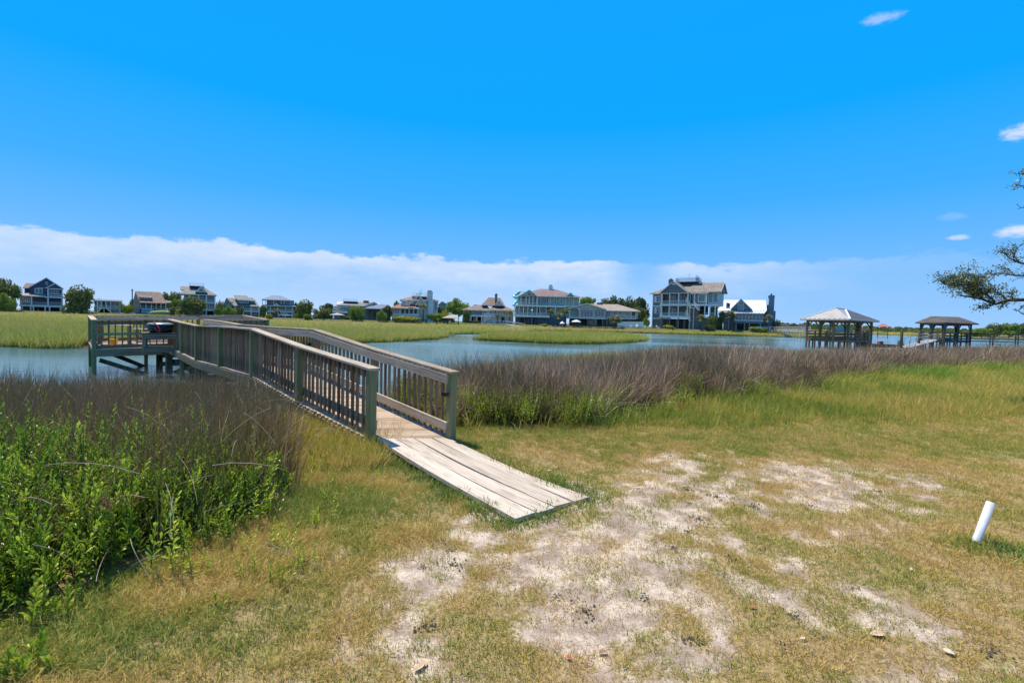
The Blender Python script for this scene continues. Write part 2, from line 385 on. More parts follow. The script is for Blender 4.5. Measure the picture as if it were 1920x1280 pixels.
thatch = t.mix(t.smooth(nB,.35,.65), (.24,.175,.09), (.44,.335,.175)); thatch = t.mix(t.smooth(nA,.5,.7), thatch, (.26,.24,.07))
gc = t.mix(t.smooth(t.math('ADD', ba.outputs['Fac'], t.math('ADD', t.math('MULTIPLY', t.math('SUBTRACT', nB, .5), 2.4), t.math('MULTIPLY', t.math('SUBTRACT', nA, .5), 1.2))), .1, .9), thatch, sand)
sepz = t.new('ShaderNodeSeparateXYZ'); t.link(V, sepz.inputs[0])
mud = t.math('SUBTRACT', 1, t.smooth(sepz.outputs[2], -.22, -.06))
mud = t.math('MULTIPLY', mud, t.math('SUBTRACT', 1, la.outputs['Fac']))
gc = t.mix(mud, gc, t.mix(nB, (.05,.042,.028), (.10,.09,.055)))
gc = t.mix(la.outputs['Fac'], gc, t.mix(t.noise(V,.4,5), (.07,.10,.025), (.16,.16,.05)))
t.link(gc, b.inputs['Base Color']); b.inputs['Roughness'].default_value = .95; b.inputs['Specular IOR Level'].default_value = .15
bp = t.new('ShaderNodeBump'); bp.inputs['Strength'].default_value = .75; bp.inputs['Distance'].default_value = .035
t.link(t.math('ADD', nB, t.math('MULTIPLY', nC, .4)), bp.inputs['Height']); t.link(bp.outputs[0], b.inputs['Normal'])
me.materials.append(m)
ground = bpy.data.objects.new('ground', me); COL.objects.link(ground); ground['kind'] = 'structure'; ground['label'] = 'sandy grassy ground, marsh bed and far house lots'

# water
m,t,b,o = newmat('water'); tcx = t.new('ShaderNodeTexCoord'); V = tcx.outputs['Object']
big = t.noise(t.mapping(V,(.035,.09,1)),1,4,.55)
wv1 = t.noise(t.mapping(V,(.9,3.4,1)),1,6,.65,.5); wv2 = t.noise(t.mapping(V,(4,9,1)),1,3,.5)
t.link(t.mix(t.smooth(big,.35,.65), (.055,.125,.13), (.12,.21,.215)), b.inputs['Base Color'])
b.inputs['IOR'].default_value = 1.33; b.inputs['Specular IOR Level'].default_value = .5
t.link(t.math('ADD', .07, t.math('MULTIPLY', t.smooth(big,.42,.62), .16)), b.inputs['Roughness'])
bp = t.new('ShaderNodeBump'); bp.inputs['Distance'].default_value = .05
t.link(t.math('ADD', .25, t.math('MULTIPLY', t.smooth(big,.38,.6), .6)), bp.inputs['Strength'])
t.link(t.math('ADD', wv1, t.math('MULTIPLY', wv2, .35)), bp.inputs['Height']); t.link(bp.outputs[0], b.inputs['Normal'])
wt = MB().add([(-4000,-60,WZ),(4000,-60,WZ),(4000,6500,WZ),(-4000,6500,WZ)],[(0,1,2,3)]).obj('water', m)
wt['kind'] = 'structure'; wt['label'] = 'calm blue green tidal creek water'

# ---------------------------------------------------------------- boardwalk
W_POST = wood('post_wood', (.185,.145,.07), (.36,.30,.165), (.155,.205,.08), .55, stain=.4)
W_BAL = wood('baluster_wood', (.145,.082,.045), (.39,.265,.17), stain=.35)
W_CAP = wood('cap_wood', (.20,.155,.11), (.52,.43,.335), stain=.5)
W_RIM = wood('rim_wood', (.125,.083,.05), (.33,.25,.165), (.13,.15,.07), .2, stain=.5)
W_DECK = wood('deck_wood', (.25,.18,.13), (.54,.44,.345), stain=.3)
W_RAMP = wood('ramp_wood', (.34,.28,.225), (.62,.545,.46), stain=.6)
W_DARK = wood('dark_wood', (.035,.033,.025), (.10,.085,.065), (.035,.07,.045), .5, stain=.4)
W_TAN = wood('pier_wood', (.13,.068,.035), (.33,.20,.115), stain=.5)
W_GREY = wood('grey_pier_wood', (.05,.045,.042), (.16,.14,.125), stain=.5)
def gp(px, a): return (px-960)*a
L = []; 
for (px,py,d) in ((697,691,6.98),(562,649,8.8),(474,617,10.65),(414,612.5,12.5),(370,611,14.4),(342,605,16.3),(318,599,18.15)): L.append(P(px,py,d))
Rr = []
for (px,py,d) in ((848,697,7.42),(703,655,9.25),(590,618,11.15),(510,613.5,12.95),(452,609,14.85),(417,603,16.7),(386,599.5,18.85)): Rr.append(P(px,py,d))
RH = 1.0
bw = empty('boardwalk', (L[0].x,L[0].y,0), 0, 'weathered wooden boardwalk with green posts and railings climbing over the marsh to a platform', 'boardwalk')
ax = Vector((-.707,.707,0)); side = Vector((.707,.707,0))
def post(top, zb, name='post', wdt=.125, m=None, upv=None, parent=bw, tiltx=0):
    b0 = Vector((top.x+R.uniform(-.01,.01), top.y+R.uniform(-.01,.01), zb))
    return beam(name, b0, top, wdt, wdt, m or W_POST, parent, up=(.7071,.7071,0))
def gz(x,y): return float(height(np.array([x]),np.array([y]))[0])
def railing(a, b, inner, spacing=.165, name='baluster', skip_first=False, mid=False, kick=True, mcap=None):
    """one bay between two posts: cap, top rail on the inner side, kick board, balusters"""
    d = (b-a); h = Vector((d.x,d.y,0)); n = h.length; u = h/n; inn = Vector(inner)
    inn = (inn-u*inn.dot(u)).normalized(); dn = Vector((0,0,-1))
    beam('rail_cap', a+Vector((0,0,.0))-d.normalized()*.09+inn*.01, b+inn*.01+d.normalized()*.09, .175, .038, mcap or W_CAP, bw)
    beam('top_rail', a+dn*.105+inn*.085, b+dn*.105+inn*.085, .036, .14, W_CAP, bw)
    if kick: beam('kick_board', a+dn*(RH-.16)+inn*.085, b+dn*(RH-.16)+inn*.085, .036, .14, W_CAP, bw)
    else: beam('bottom_rail', a+dn*(RH-.05)+inn*.0, b+dn*(RH-.05)+inn*.0, .036, .12, W_RIM, bw)
    if mid: beam('middle_rail', a+dn*.5-inn*.085, b+dn*.5-inn*.085, .036, .09, W_POST, bw)
    k = max(2,int(round(n/spacing)))
    for i in range(1,k):
        t_ = i/k+R.uniform(-.006,.006); p = a.lerp(b,t_)+inn*.045
        lean = R.uniform(-.008,.008)
        beam(name, p+dn*(RH-.01)+u*lean, p+dn*.022, .04, .04, W_BAL, bw, up=tuple(inn))
for pts,inn in ((L,side),(Rr,-side)):
    for i,p in enumerate(pts[:-1]):
        g = gz(p.x,p.y); post(p+Vector((0,0,-.02)), min(g-.3, p.z-1.6) if g<-.3 else g-.3)
    for a,b in zip(pts,pts[1:]):
        railing(a,b,inn, .165)
        o_ = -inn*.05
        beam('rim_joist', a+Vector((0,0,-RH-.15))+o_, b+Vector((0,0,-RH-.15))+o_, .04, .19, W_RIM, bw)
# the first deck boards run crosswise along the walkway
lens = [0]; cl = [(a+b)/2 for a,b in zip(L,Rr)]
for a,b in zip(cl,cl[1:]): lens.append(lens[-1]+(b-a).length)
nb = int(lens[-1]/.146)
def along(pts, s):
    for i in range(len(pts)-1):
        if s <= lens[i+1] or i == len(pts)-2:
            t_ = (s-lens[i])/(lens[i+1]-lens[i]); return pts[i].lerp(pts[i+1], t_)
for i in range(nb+1):
    s = .05+i*lens[-1]/nb*.997
    a = along(L,s)+Vector((0,0,-RH-.03)); b = along(Rr,s)+Vector((0,0,-RH-.03)); v = (b-a).normalized()
    nx_ = along(L,min(s+.1,lens[-1]))-along(L,s-.0); nx_.normalize(); upv = v.cross(nx_); upv = upv if upv.z>0 else -upv
    beam('deck_plank', a-v*(.05+R.uniform(0,.008))+Vector((0,0,R.uniform(-.003,.003))), b+v*(.05+R.uniform(0,.008)), .138, .034, W_DECK, bw, up=tuple(upv))
# ramp boards
ed = (D0-C0); eb = (B0-A0); segs = 7
wts = [0,.262,.50,.765,1.0]
for k in range(4):
    mb = MB(); g0 = .010
    rows = []
    for j in range(segs+1):
        t_ = j/segs; c = C0.lerp(A0,t_); d = D0.lerp(B0,t_); sag = (-.028-.008*(k%2))*math.sin(math.pi*t_)
        e = (d-c); ln = e.length; e/=ln
        p0 = c+e*(ln*wts[k]+g0)+Vector((0,0,sag)); p1 = c+e*(ln*wts[k+1]-g0)+Vector((0,0,sag+.006*math.sin(k*2+j)))
        if j == segs:
            ex = (A0-C0).normalized()*(.0,.015,-.01,.01)[k]; p0 += ex; p1 += ex
        rows.append((p0,p1))
    # local frame with x along the board for the grain
    xax = (rows[-1][0]-rows[0][0]).normalized(); yax = Vector((0,0,1)).cross(xax).normalized(); zax = xax.cross(yax); o0 = rows[0][0]
    def loc(p): q = p-o0; return (q.dot(xax), q.dot(yax), q.dot(zax))
    vs = []
    for (p0,p1) in rows:
        for p,dz in ((p0,0),(p1,0),(p1,-.045),(p0,-.045)): vs.append(loc(p+Vector((0,0,dz))))
    fs = []
    for j in range(segs):
        for q_ in range(4): fs.append((j*4+q_, j*4+(q_+1)%4, (j+1)*4+(q_+1)%4, (j+1)*4+q_))
    fs += [(0,1,2,3)[::-1], tuple(segs*4+i for i in range(4))]
    mw = Matrix(((xax.x,yax.x,zax.x,o0.x),(xax.y,yax.y,zax.y,o0.y),(xax.z,yax.z,zax.z,o0.z),(0,0,0,1)))
    inst('ramp_plank', MB().add(vs,fs).mesh('ramp_plank', W_RAMP), mw, bw)
# timbers below the walk
for i in range(1,7):
    a = L[i] if i<7 else None; b = Rr[i]; dz = Vector((0,0,-RH-.33))
    v = (b-a); v.z = 0; v.normalize()
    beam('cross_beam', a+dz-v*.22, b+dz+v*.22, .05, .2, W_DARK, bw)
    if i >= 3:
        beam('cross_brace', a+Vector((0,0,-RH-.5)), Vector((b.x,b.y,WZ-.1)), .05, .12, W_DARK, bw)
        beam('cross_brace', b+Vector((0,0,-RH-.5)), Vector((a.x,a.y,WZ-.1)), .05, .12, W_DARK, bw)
v = (Rr[0]-L[0]).normalized(); beam('end_header', L[0]+Vector((0,0,-RH-.15))+Vector((.1,-.08,0)), Rr[0]+Vector((0,0,-RH-.15))+Vector((-.05,-.08,0)), .05, .17, W_RIM, bw)
beam('stub_block', L[1]+Vector((-.12,-.12,-RH-.32)), L[1]+Vector((-.12,-.12,-RH-.62)), .12, .12, W_CAP, bw)
# post-cap lights (small black) on the right rail posts
for i in (0,2):
    p = Rr[i]+Vector((-.09,-.09,-.33)); mb = MB().box(-.035,.035,-.05,.05,-.03,.03); o_ = mb.obj('post_light', paint('black_plastic',(.015,.015,.017),.35), bw); o_.location = p-bw.location; o_.rotation_euler=(0,0,rad(45))
# platform
FL = P(176,600,17.0); FR = P(501,600,20.0); RL = P(169,592.5,19.4); RRc = P(458,591.5,22.4)
LC = L[-1]; RC = Rr[-1]
def pl_(a,b,t_): return a.lerp(b,t_)
for p in (FL,FR,RL,RRc,LC,RC,pl_(RL,RRc,.33),pl_(RL,RRc,.67)): post(p+Vector((0,0,-.02)), WZ-.5)
for a,b,inn,mid in ((FL,LC,(-.5,.8,0),True),(RC,FR,(-.5,.8,0),False)):
    railing(a,b,inn,.2,mid=mid,kick=False)
railing(RL,RRc.lerp(RL,.0).lerp(RL,0) if False else pl_(RL,RRc,.33),(.5,-.8,0),.2,kick=False)
railing(pl_(RL,RRc,.33),pl_(RL,RRc,.67),(.5,-.8,0),.2,kick=False); railing(pl_(RL,RRc,.67),RRc,(.5,-.8,0),.2,kick=False)
railing(FL,RL,(.8,.5,0),.2,kick=False); railing(FR,RRc,(-.8,-.5,0),.2,kick=False)
npk = 22
for i in range(npk+1):
    t_ = i/npk; a = pl_(FL,RL,t_)+Vector((0,0,-RH-.03)); b = pl_(FR,RRc,t_)+Vector((0,0,-RH-.03)); v = (b-a).normalized()
    beam('deck_plank', a-v*.06, b+v*.06, .138, .034, W_DECK, bw)
dz = Vector((0,0,-RH-.17))
for a,b in ((FL,FR),(RL,RRc),(FL,RL),(FR,RRc)):
    n_ = Vector((b.y-a.y,-(b.x-a.x),0)).normalized()*(.06 if (a is FL and b is FR) else 0)
    beam('platform_joist', a+dz+n_, b+dz+n_, .05, .24, W_RIM, bw)
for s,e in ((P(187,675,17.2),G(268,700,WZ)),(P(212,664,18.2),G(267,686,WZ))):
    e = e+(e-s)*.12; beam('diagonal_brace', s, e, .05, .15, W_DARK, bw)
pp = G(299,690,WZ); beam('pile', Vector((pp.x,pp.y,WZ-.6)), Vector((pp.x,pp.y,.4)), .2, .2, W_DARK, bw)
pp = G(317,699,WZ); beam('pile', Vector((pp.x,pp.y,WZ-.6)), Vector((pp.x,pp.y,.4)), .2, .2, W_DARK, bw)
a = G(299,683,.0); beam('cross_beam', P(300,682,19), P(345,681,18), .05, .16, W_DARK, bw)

# things on and at the platform
ux = (LC-FL); ux.z = 0; ang = math.atan2(ux.y,ux.x)
st = P(303,659,17.1); W_STAND = wood('stand_wood', (.14,.10,.07), (.36,.29,.21), stain=.4)
sd = empty('wooden_stand', st, ang, 'open weathered timber box stand bolted outside the platform railing under the black kettle', 'stand')
def lb(name, a, b, w_, h_, m, par):      # board in the parent's own frame
    a = par.matrix_basis @ Vector(a); b = par.matrix_basis @ Vector(b); return beam(name, a, b, w_, h_, m, par)
for sx in (-.47,.47):
    for sy in (-.3,.3): lb('leg', (sx,sy,0),(sx,sy,.64),.09,.09,W_STAND,sd)
for z_ in (.1,.55):
    lb('front_board',(-.47,-.35,z_),(.47,-.35,z_),.036,.15,W_STAND,sd); lb('back_board',(-.47,.35,z_),(.47,.35,z_),.036,.15,W_STAND,sd)
    for sx in (-.52,.52): lb('side_board',(sx,-.3,z_),(sx,.3,z_),.036,.15,W_STAND,sd)
for k in range(5): lb('top_board',(-.55,-.3+k*.15,.66),(.55,-.3+k*.15,.66),.14,.03,W_STAND,sd)
kt = empty('kettle', sd.matrix_basis @ Vector((-.02,0,.676)), 0, 'round black kettle with pale grey lid and looped red cord on the stand', 'kettle')
MB().lathe([(.30,0),(.36,.03),(.385,.15),(.39,.27),(.37,.27)],32).obj('body', paint('kettle_black',(.012,.012,.014),.3), kt, True)
ld = MB().lathe([(.40,.272),(.405,.30),(.36,.325),(.22,.35),(.02,.36)],32).obj('lid', paint('lid_grey',(.30,.30,.33),.35,metal=.4), kt, True)
MB().box(-.12,.12,-.02,.02,.36,.40).obj('lid_handle', paint('kettle_black',(.012,.012,.014)), kt)
pts = []
for i in range(25):
    a_ = i/24*2*math.pi; pts.append((.13+.2*math.cos(a_)*.8, -.33-.05*math.cos(a_)-.06, .2+.10*math.sin(a_)-.12*math.cos(a_)))
MB().tube(pts,.012,6,False).obj('cord', paint('red_cord',(.65,.03,.05),.5), kt, True)
def deckpt(px,py,d): return P(px,py,d)
tb = empty('fish_table', pl_(pl_(FL,RL,.5),pl_(FR,RRc,.5),.12)+Vector((0,0,-RH)), ang, 'pale plank-topped cleaning table on the platform by its left railing', 'table')
for k in range(5): lb('table_board',(-.5,-.28+k*.14,.72),(.55,-.28+k*.14,.72),.13,.03,W_RAMP,tb)
for sx in (-.42,.46):
    for sy in (-.25,.25): lb('leg',(sx,sy,0),(sx,sy,.7),.07,.07,W_RIM,tb)
bn = empty('bench', pl_(pl_(FL,RL,.78),pl_(FR,RRc,.78),.52)+Vector((0,0,-RH)), ang, 'long pale plank bench along the rear railing of the platform', 'bench')
for k in range(3): lb('seat_plank',(-1.5,-.2+k*.15,.46),(1.5,-.2+k*.15,.46),.14,.035,W_RAMP,bn)
for sx in (-1.4,0,1.4):
    for sy in (-.18,.12): lb('leg',(sx,sy,0),(sx,sy,.44),.08,.08,W_RIM,bn)
by = pl_(pl_(FL,RL,.12),pl_(FR,RRc,.12),.10)+Vector((0,0,-RH)); 
bk = empty('bucket', by, 0, 'small yellow bucket on the platform floor behind the front railing', 'bucket')
MB().lathe([(.11,0),(.14,.28),(.15,.29),(.13,.28),(.11,.03)],20).obj('body', paint('yellow_plastic',(.75,.42,.02),.4), bk, True)
MB().tube([(.15*math.cos(x),0,.28+.13*math.sin(x)) for x in [i*math.pi/10 for i in range(11)]],.005,5).obj('handle', paint('wire',(.4,.4,.4),.3,metal=.8), bk)
MB().lathe([(.0,0),(.12,.0),(.12,.02),(.02,.035)],16).obj('plastic_disc', paint('yellow_plastic',(.75,.42,.02),.4)).location = by+Vector((-.35,.1,.02))
tag(bpy.data.objects['plastic_disc'],'small flat yellow disc lying on the platform floor left of the bucket','disc')

# white plastic pipe standing in the grass
pb = G(1829,1021,0); ptop = P(1858,941,pb.y+.03)
pp_ = empty('pvc_pipe', (pb.x,pb.y,gz(pb.x,pb.y)), 0, 'white plastic pipe stub leaning to the right out of the lawn', 'pipe')
d_ = ptop-Vector(pp_.location)
a_ = Vector((0,0,0))-d_*.25
mbp = MB(); n_=20; r0=.032; r1=.027
mbp.tube([a_, d_],[r0,r0],n_,False); k = len(mbp.v); mbp.tube([a_, d_],[r1,r1],n_,False)
for j in range(n_): mbp.f.append((n_+j, n_+(j+1)%n_, 3*n_+(j+1)%n_, 3*n_+j))
mbp.obj('pipe_body', paint('pvc_white',(.62,.63,.64),.38,.14,14), pp_, True)
MB().tube([a_+d_*.22+Vector((-.02,-.01,0)), a_+d_*.31+Vector((-.02,-.01,0))],[.040,.039],16).obj('black_collar', paint('black_plastic',(.015,.015,.017),.35), pp_, True)
# ---------------------------------------------------------------- houses on the far bank
WHT = paint('white_trim',(.80,.765,.71),.5,.06,2); PANE = glass('window_glass',(.035,.075,.115)); PANE2 = glass('teal_glass',(.05,.16,.17)); DKI = paint('dark_trim_and_shade',(.05,.047,.045),.9)  # DKI: near-black paint for the shade in openings, also wheels, flues and dark trim
SCREEN = paint('porch_screen',(.095,.098,.105),.8,.3,1)
LOTZ = WZ+.16+1.27
class House:
    def __init__(s, name, label, pxc, pyb, d, rot=0, cat='house', group=None):
        s.pxc, s.pyb, s.a = pxc, pyb, d/F; p = P(pxc,pyb,d); phi = math.atan2(p.x,p.y)
        s.c = math.cos(phi)/math.cos(rot); s.lean = .0279+(pxc-960)/22200
        s.root = empty(name, tuple(p), -phi+rot, label, cat, group); s.zg = p.z
    def X(s, px, py=None):
        py = s.pyb if py is None else py
        return (px-s.pxc-s.lean*(s.pyb-py))*s.a*s.c
    def Z(s, py, px=None): return (s.pyb-py+(0 if px is None else .0279*(px-s.pxc)))*s.a
    def rect(s, px0,px1,py0,py1):
        pm = (py0+py1)/2; xm = (px0+px1)/2
        return s.X(px0,pm), s.X(px1,pm), s.Z(py1,xm), s.Z(py0,xm)
    def box(s, part, m, px0,px1,py0,py1,y0,y1, **k):
        x0,x1,z0,z1 = s.rect(px0,px1,py0,py1)
        if py1 >= s.pyb: z0 = min(z0,0)-1.2
        return MB().box(x0,x1,y0,y1,z0,z1).obj(part, m, s.root, **k)
    def win(s, px0,px1,py0,py1, y=0, n=1, m=None, pane=None, tr=.5, name='window', rows=1, fr=.09):
        x0,x1,z0,z1 = s.rect(px0,px1,py0,py1); mb = MB(); f = fr; y0 = y-.06; y1 = y+.02
        mb.box(x0,x1,y0,y1,z0,z0+f); mb.box(x0,x1,y0,y1,z1-f,z1)
        for i in range(n+1):
            x = x0+(x1-x0-f)*i/n; mb.box(x,x+f,y0-.004,y1,z0+f,z1-f)
        for j in range(1,rows):
            z = z0+(z1-z0)*j/rows; mb.box(x0+f,x1-f,y0+.01,y1,z-.03,z+.03)
        w_ = mb.obj(name, m or WHT, s.root); MB().box(x0+f*.5,x1-f*.5,y-.025,y-.01,z0+f*.5,z1-f*.5).obj('pane', pane or PANE, w_); return w_
    def gable(s, part, mroof, mwall, px0,px1,pxa,pye,pya,y0,y1, oh=.35, th=.18, trim=True):
        """ridge runs away from us: triangle wall, two roof slopes, rake boards"""
        xa,za = s.X(pxa,pya), s.Z(pya,pxa); x0,x1 = s.X(px0,pye), s.X(px1,pye); z0 = s.Z(pye,px0); z1 = s.Z(pye,px1); ze=(z0+z1)/2
        mb = MB()
        for xe in (x0,x1):
            mb.slab([(xa,y0-oh,za),(xe,y0-oh,ze),(xe,y1,ze),(xa,y1,za)] if xe<xa else [(xa,y0-oh,za),(xa,y1,za),(xe,y1,ze),(xe,y0-oh,ze)], th)
        r = mb.obj(part, mroof, s.root)
        sx = .92
        if mwall: MB().prism([(xa+(x0-xa)*sx,ze-.05),(xa+(x1-xa)*sx,ze-.05),(xa,za-.25)], y0, y0+.15, 'y').obj('gable_wall', mwall, s.root)
        if trim:
            t_ = MB(); yb = y0-oh-.03
            for xe in (x0,x1): t_.bar((xa,yb,za-th*.6),(xe,yb,ze-th*.6),.05,.26,up=(0,0,1))
            t_.obj('rake_board', WHT, r)
        return r
    def hip(s, part, m, px0,px1,pr0,pr1,pye,pyr,y0,y1, oh=.4, th=.16):
        x0,x1 = s.X(px0,pye),s.X(px1,pye); r0,r1 = s.X(pr0,pyr),s.X(pr1,pyr); xm=(px0+px1)/2; ze = s.Z(pye,xm); zr = s.Z(pyr,(pr0+pr1)/2); ym = (y0+y1)/2
        a,b,c,d = (x0,y0-oh,ze),(x1,y0-oh,ze),(x1,y1+oh,ze),(x0,y1+oh,ze); e,f = (r0,ym,zr),(r1,ym,zr)
        mb = MB()
        if abs(r1-r0) < .2: e = f = ((r0+r1)/2,ym,zr); mb.add([a,b,c,d,e],[(0,1,4),(1,2,4),(2,3,4),(3,0,4)])
        else: mb.add([a,b,c,d,e,f],[(0,1,5,4),(1,2,5),(2,3,4,5),(3,0,4)])
        mb.add([a,b,c,d]+[(p[0],p[1],p[2]-th) for p in (a,b,c,d)],[(0,4,5,1),(1,5,6,2),(2,6,7,3),(3,7,4,0),(7,6,5,4)])
        r = mb.obj(part, m, s.root)
        MB().box(x0-.02,x1+.02,y0-oh-.05,y0-oh-.005,ze-th-.06,ze-.02).obj('fascia', WHT, r); return r
    def shed(s, part, m, px0,px1,pq0,pq1,pye,pyr,y0,y1,th=.14):
        """one slope facing us, eave at y0"""
        ze = s.Z(pye,(px0+px1)/2); zr = s.Z(pyr,(pq0+pq1)/2)
        r = MB().slab([(s.X(px0,pye),y0,ze),(s.X(px1,pye),y0,ze),(s.X(pq1,pyr),y1,zr),(s.X(pq0,pyr),y1,zr)], th).obj(part, m, s.root)
        MB().box(s.X(px0,pye),s.X(px1,pye),y0-.05,y0-.005,ze-th-.1,ze).obj('fascia', WHT, r); return r
    def long(s, part, m, px0,px1,pye,pyr,y0,y1,th=.16, wall=None, q0=None,q1=None):
        """ridge runs left-right, gable ends at the sides"""
        xm=(px0+px1)/2; ze = s.Z(pye,xm); zr = s.Z(pyr,xm); x0,x1 = s.X(px0,pye),s.X(px1,pye); r0,r1 = s.X(q0 or px0,pyr),s.X(q1 or px1,pyr); ym=(y0+y1)/2
        r = MB().slab([(x0,y0,ze),(x1,y0,ze),(r1,ym,zr),(r0,ym,zr)],th).slab([(r0,ym,zr),(r1,ym,zr),(x1,y1,ze),(x0,y1,ze)],th).obj(part, m, s.root)
        MB().box(x0,x1,y0-.05,y0-.005,ze-th-.08,ze-.01).obj('fascia', WHT, r)
        if wall: MB().prism([(y0+.5,ze),(y1-.5,ze),(ym,zr-.15)], x0+.3, x1-.3, 'x').obj('gable_wall', wall, s.root)
        return r
    def cols(s, pxs, py0,py1,y,w=.28,m=None,name='column'):
        for px in pxs:
            pm=(py0+py1)/2; x = s.X(px,pm); z0 = s.Z(py1,px); 
            if py1 >= s.pyb: z0 -= 1.2
            MB().box(x-w/2,x+w/2,y-w/2,y+w/2,z0,s.Z(py0,px)).obj(name, m or WHT, s.root)
    def rail(s, px0,px1,py0,py1,y,m=None,sp=.22,name='railing',h=.07):
        x0,x1,z0,z1 = s.rect(px0,px1,py0,py1); mb = MB().box(x0,x1,y-.04,y+.04,z1-h,z1).box(x0,x1,y-.03,y+.03,z0+.04,z0+.1)
        n = max(2,int((x1-x0)/sp))
        for i in range(n+1):
            x = x0+(x1-x0)*i/n; mb.box(x-.018,x+.018,y-.018,y+.018,z0+.1,z1-h)
        return mb.obj(name, m or WHT, s.root)
    def rail_side(s, x, y0,y1,z0,z1,m=None,sp=.25):
        mb = MB().box(x-.04,x+.04,y0,y1,z1-.07,z1).box(x-.03,x+.03,y0,y1,z0+.04,z0+.1); n=max(2,int((y1-y0)/sp))
        for i in range(n+1):
            y=y0+(y1-y0)*i/n; mb.box(x-.018,x+.018,y-.018,y+.018,z0+.1,z1-.07)
        return mb.obj('railing', m or WHT, s.root)
    def stair(s, px0,py0,px1,py1,y,w=1.0,m=None,rail=True,n=None):
        """flight seen from the side: from (px0,py0) down to (px1,py1)"""
        a = Vector((s.X(px0,py0),y,s.Z(py0,px0))); b = Vector((s.X(px1,py1),y,s.Z(py1,px1))); m = m or WHT
        mb = MB(); n = n or max(4,int(abs(a.z-b.z)/.2))
        for i in range(n):
            p = a.lerp(b,(i+.5)/n); mb.box(p.x-.16,p.x+.16,y,y+w,p.z-.03,p.z+.02)
        mb.bar(a+Vector((0,-.03,-.1)),b+Vector((0,-.03,-.1)),.05,.28).bar(a+Vector((0,w+.03,-.1)),b+Vector((0,w+.03,-.1)),.05,.28)
        if rail:
            for yy in (y-.03,y+w+.03):
                mb.bar(Vector((a.x,yy,a.z+.95)),Vector((b.x,yy,b.z+.95)),.06,.08); mb.bar(Vector((a.x,yy,a.z+.5)),Vector((b.x,yy,b.z+.5)),.04,.05)
                for i in range(0,n+1,3):
                    p = a.lerp(b,i/n); mb.box(p.x-.03,p.x+.03,yy-.03,yy+.03,p.z,p.z+.95)
        return mb.obj('stairs', m, s.root)
    def disc(s, part, m, px,py,r,y, n=20, half=False, frame=True):
        x,z = s.X(px,py),s.Z(py,px); r = r*s.a; A = math.pi if half else 2*math.pi; k = n+1 if half else n
        pts = [(x+r*math.cos(A*i/n)*s.c, z+r*math.sin(A*i/n)) for i in range(k)]
        o_ = MB().prism(pts, y-.05,y,'y').obj(part, WHT if frame else m, s.root)
        if frame: MB().prism([(x+(p[0]-x)*.78, z+(p[1]-z)*.78+(.05 if half else 0)) for p in pts], y-.07,y-.052,'y').obj('pane', m, o_)
        return o_
    def chimney(s, m, px0,px1,py0,py1,y0=4,dy=1.2,cap=True):
        c_ = s.box('chimney', m, px0,px1,py0,py1,y0,y0+dy)
        x0,x1,z0,z1 = s.rect(px0,px1,py0,py1)
        MB().box(x0-.12,x1+.12,y0-.12,y0+dy+.12,z1-.35,z1-.12).obj('chimney_cap', m, c_)
        if cap: MB().box(x0+(x1-x0)*.25,x1-(x1-x0)*.25,y0+.3,y0+dy-.3,z1,z1+.35).obj('flue', paint('flue',(.05,.045,.045)), c_)
BLUE = siding('navy_siding',(.05,.085,.15)); BRN = roofing('brown_roof',(.14,.105,.085),(.27,.20,.165)); TANR = roofing('tan_roof',(.24,.205,.17),(.36,.31,.26))
GRYR = roofing('grey_roof',(.13,.125,.12),(.25,.235,.22)); REDR = roofing('reddish_roof',(.20,.105,.08),(.34,.19,.15)); PURR = roofing('mauve_roof',(.14,.10,.105),(.25,.19,.19))
CREAM = siding('cream_siding',(.55,.50,.40)); CRM2 = siding('beige_siding',(.50,.44,.37)); PINK = siding('taupe_siding',(.33,.27,.23)); WSID = siding('white_siding',(.64,.65,.66))
GRN = siding('sage_siding',(.36,.42,.33)); GRSD = siding('charcoal_siding',(.17,.175,.17)); GRG = siding('slate_green_siding',(.18,.225,.21)); BGR = siding('blue_grey_siding',(.25,.31,.36)); BG2 = siding('steel_blue_siding',(.15,.21,.27))
METAL = paint('white_metal_roof',(.80,.82,.85),.35,.05,.5,.2); METG = paint('grey_metal_roof',(.24,.25,.27),.35,.12,.6,.3); BRICK = paint('red_brick',(.24,.12,.09),.9,.35,6,bump=.5); TAUP = siding('ground_siding',(.20,.19,.18)); GRNDB = paint('dark_block',(.12,.115,.112),.9,.25,3)

# 1 navy house
h = House('house','navy blue gabled house with white porch columns, leftmost house beside the big oak',80,583.8,154)
h.box('garage_wall', BLUE, 39,119,575,583.8, 3.2,11); h.box('upper_wall', BLUE, 57,118.5,540,574.5,1.6,11); h.box('porch_back_wall', BLUE, 38,119,555,574.5,2.2,11)
h.box('wing_wall', BLUE, 46,57,539.5,556,4,10); h.hip('wing_roof', BRN, 43,70,48,66,539.5,530,4,10)
h.gable('roof', BRN, BLUE, 54,120,87,539.5,519.8,1.6,11,.5)
h.gable('dormer_roof', BRN, BLUE, 86,120,103.5,540,530.3,-.3,4,.35)
h.shed('porch_roof', TANR, 32,86,50,84,554.8,550.3,-1.2,1.7); h.shed('porch_roof', TANR, 84,128,88,122,557.2,555.2,-1.2,1.7)
h.box('porch_band', WHT, 37,119,572.2,575.2,-1,2.2); h.box('porch_beam', WHT, 37,119,555.4,556.8,-.9,-.6); h.cols((39.5,59.3,90,117.6),556.5,572.2,-.8,.36)
for a_,b_ in ((40.5,58.5),(60.5,89),(91,117)): h.rail(a_,b_,566.6,571.8,-.8)
h.win(63,82,557.7,565.3,2.15,3); h.win(93,113,559,568,2.15,3,pane=paint('curtained_glass',(.32,.34,.33),.3)); h.win(43,56,557.5,566,2.15,3)
